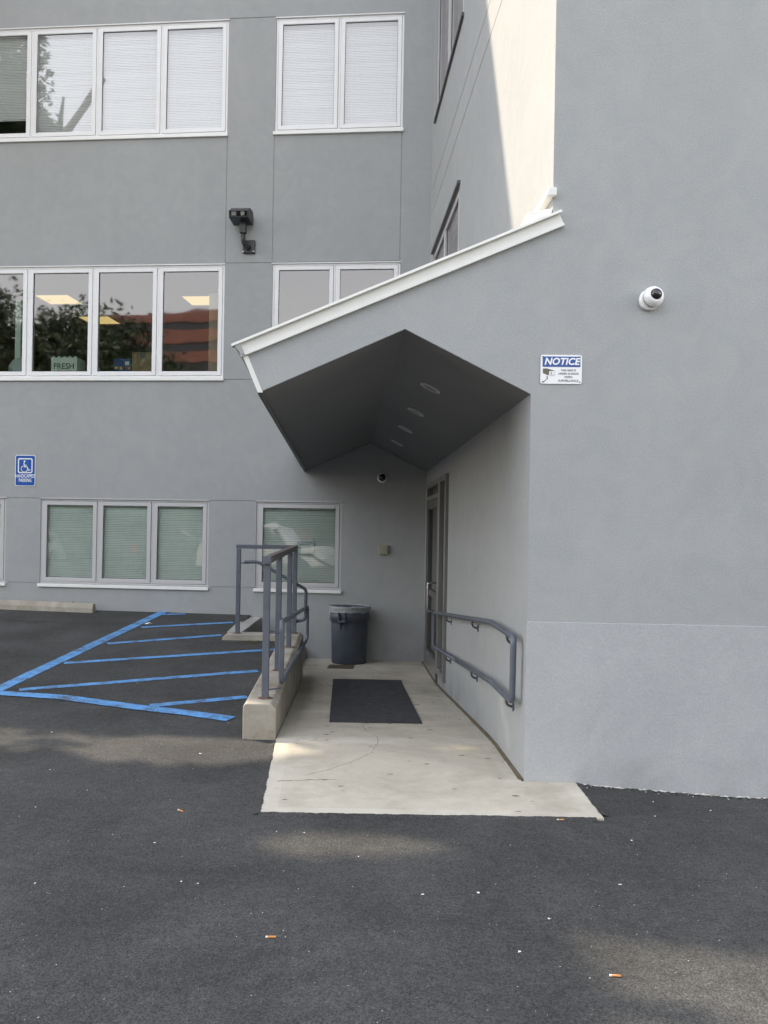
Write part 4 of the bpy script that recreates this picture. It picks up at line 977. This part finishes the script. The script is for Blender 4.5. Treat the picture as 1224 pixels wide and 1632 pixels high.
# brick office block
ob = empty('brick_office', (-60, -104, 0), R(6), label='red brick office block with dark ribbon windows seen reflected in the glass', cat='building')
for k in range(10):
    b = MB(); z0 = 1.5+3.3*k; b.box(-16, 11, -14, 0, z0, z0+1.85); b.box(11.0, 24 if k < 9 else 11.5, -30, -9, z0-.6, z0+1.25); b.build('brick_band', 'brick', ob)
    b = MB(); b.box(-15.8, 10.8, -13.8, -.25, z0+1.85, z0+3.3); b.box(10.9, 23.8, -29.8, -9.2, z0+1.25, z0+2.7) if k < 9 else None; b.build('ribbon_window', 'office_glass', ob)
b = MB(); b.box(-16.02, 11.02, -14.02, .02, 34.5, 36.3); b.build('brick_band', 'brick', ob)
b = MB(); b.box(-15, 10, -13, -1, 36.3, 36.5); b.build('roof', 'roofing', ob)
# parked vehicles
def vehicle(name, loc, rz, m, L_, H_, Wd, label, cat):
    e = empty(name, loc, rz, label=label, cat=cat)
    q = lambda u, v, t: (u, t, v)
    b = MB(); b.prism([(-L_/2, .35), (L_/2, .35), (L_/2+.03, .8), (L_/2-.15, 1.0), (L_/2-1.1, 1.08), (-L_/2+.02, 1.02)], q, -Wd/2, Wd/2)
    b.prism([(-L_/2+.04, 1.02), (L_/2-1.1, 1.081), (L_/2-1.75, H_-.03), (-L_/2+.5, H_), (-L_/2+.22, H_-.06)], q, -Wd/2+.06, Wd/2-.06); b.build('body', m, e, bevel=.06, seg=3)
    b = MB()
    for s_ in (-1, 1):
        for x0, x1 in ((-L_/2+.4, -.65), (-.55, .35), (.45, L_/2-1.75)):
            yy = s_*(Wd/2-.05); b.hexa([(x0, yy-.01, 1.1), (x1+.25, yy-.01, 1.1), (x1+.25, yy+.01, 1.1), (x0, yy+.01, 1.1), (x0+.08, yy-.01, H_-.14), (x1, yy-.01, H_-.14), (x1, yy+.01, H_-.14), (x0+.08, yy+.01, H_-.14)])
    b.build('window', 'office_glass', e)
    for sx_ in (-1, 1):
        for sy_ in (-1, 1):
            b = MB(); b.lathe([(.02, -.1), (.2, -.1), (.34, -.09), (.34, .09), (.2, .1), (.02, .1)], 20, f=lambda x_, y_, z_: (sx_*(L_/2-.85)+x_, sy_*(Wd/2-.08)+z_, .34+y_)); b.build('wheel', 'tyre', e)
    for sy_ in (-1, 1):
        b = MB(); b.box(-L_/2-.02, -L_/2+.06, sy_*(Wd/2-.2)-.12, sy_*(Wd/2-.2)+.12, .75, 1.0); b.build('tail_light', 'tail_red', e)
        b = MB(); b.box(L_/2-.03, L_/2+.04, sy_*(Wd/2-.25)-.14, sy_*(Wd/2-.25)+.14, .68, .82); b.build('headlight', 'sign_white', e)
vehicle('parked_van', (-8.4, -6.5, 0), R(0), 'car_white', 4.9, 1.95, 1.95, 'white van parked across the lot behind the viewpoint', 'van')
vehicle('parked_car', (-14.2, -7, 0), R(-100), 'car_dark', 4.5, 1.5, 1.8, 'dark car parked with its tail lights toward the building', 'car')
vehicle('parked_car', (-19.5, -7, 0), R(85), 'car_white', 4.5, 1.55, 1.8, 'white car parked far left across the lot', 'car')
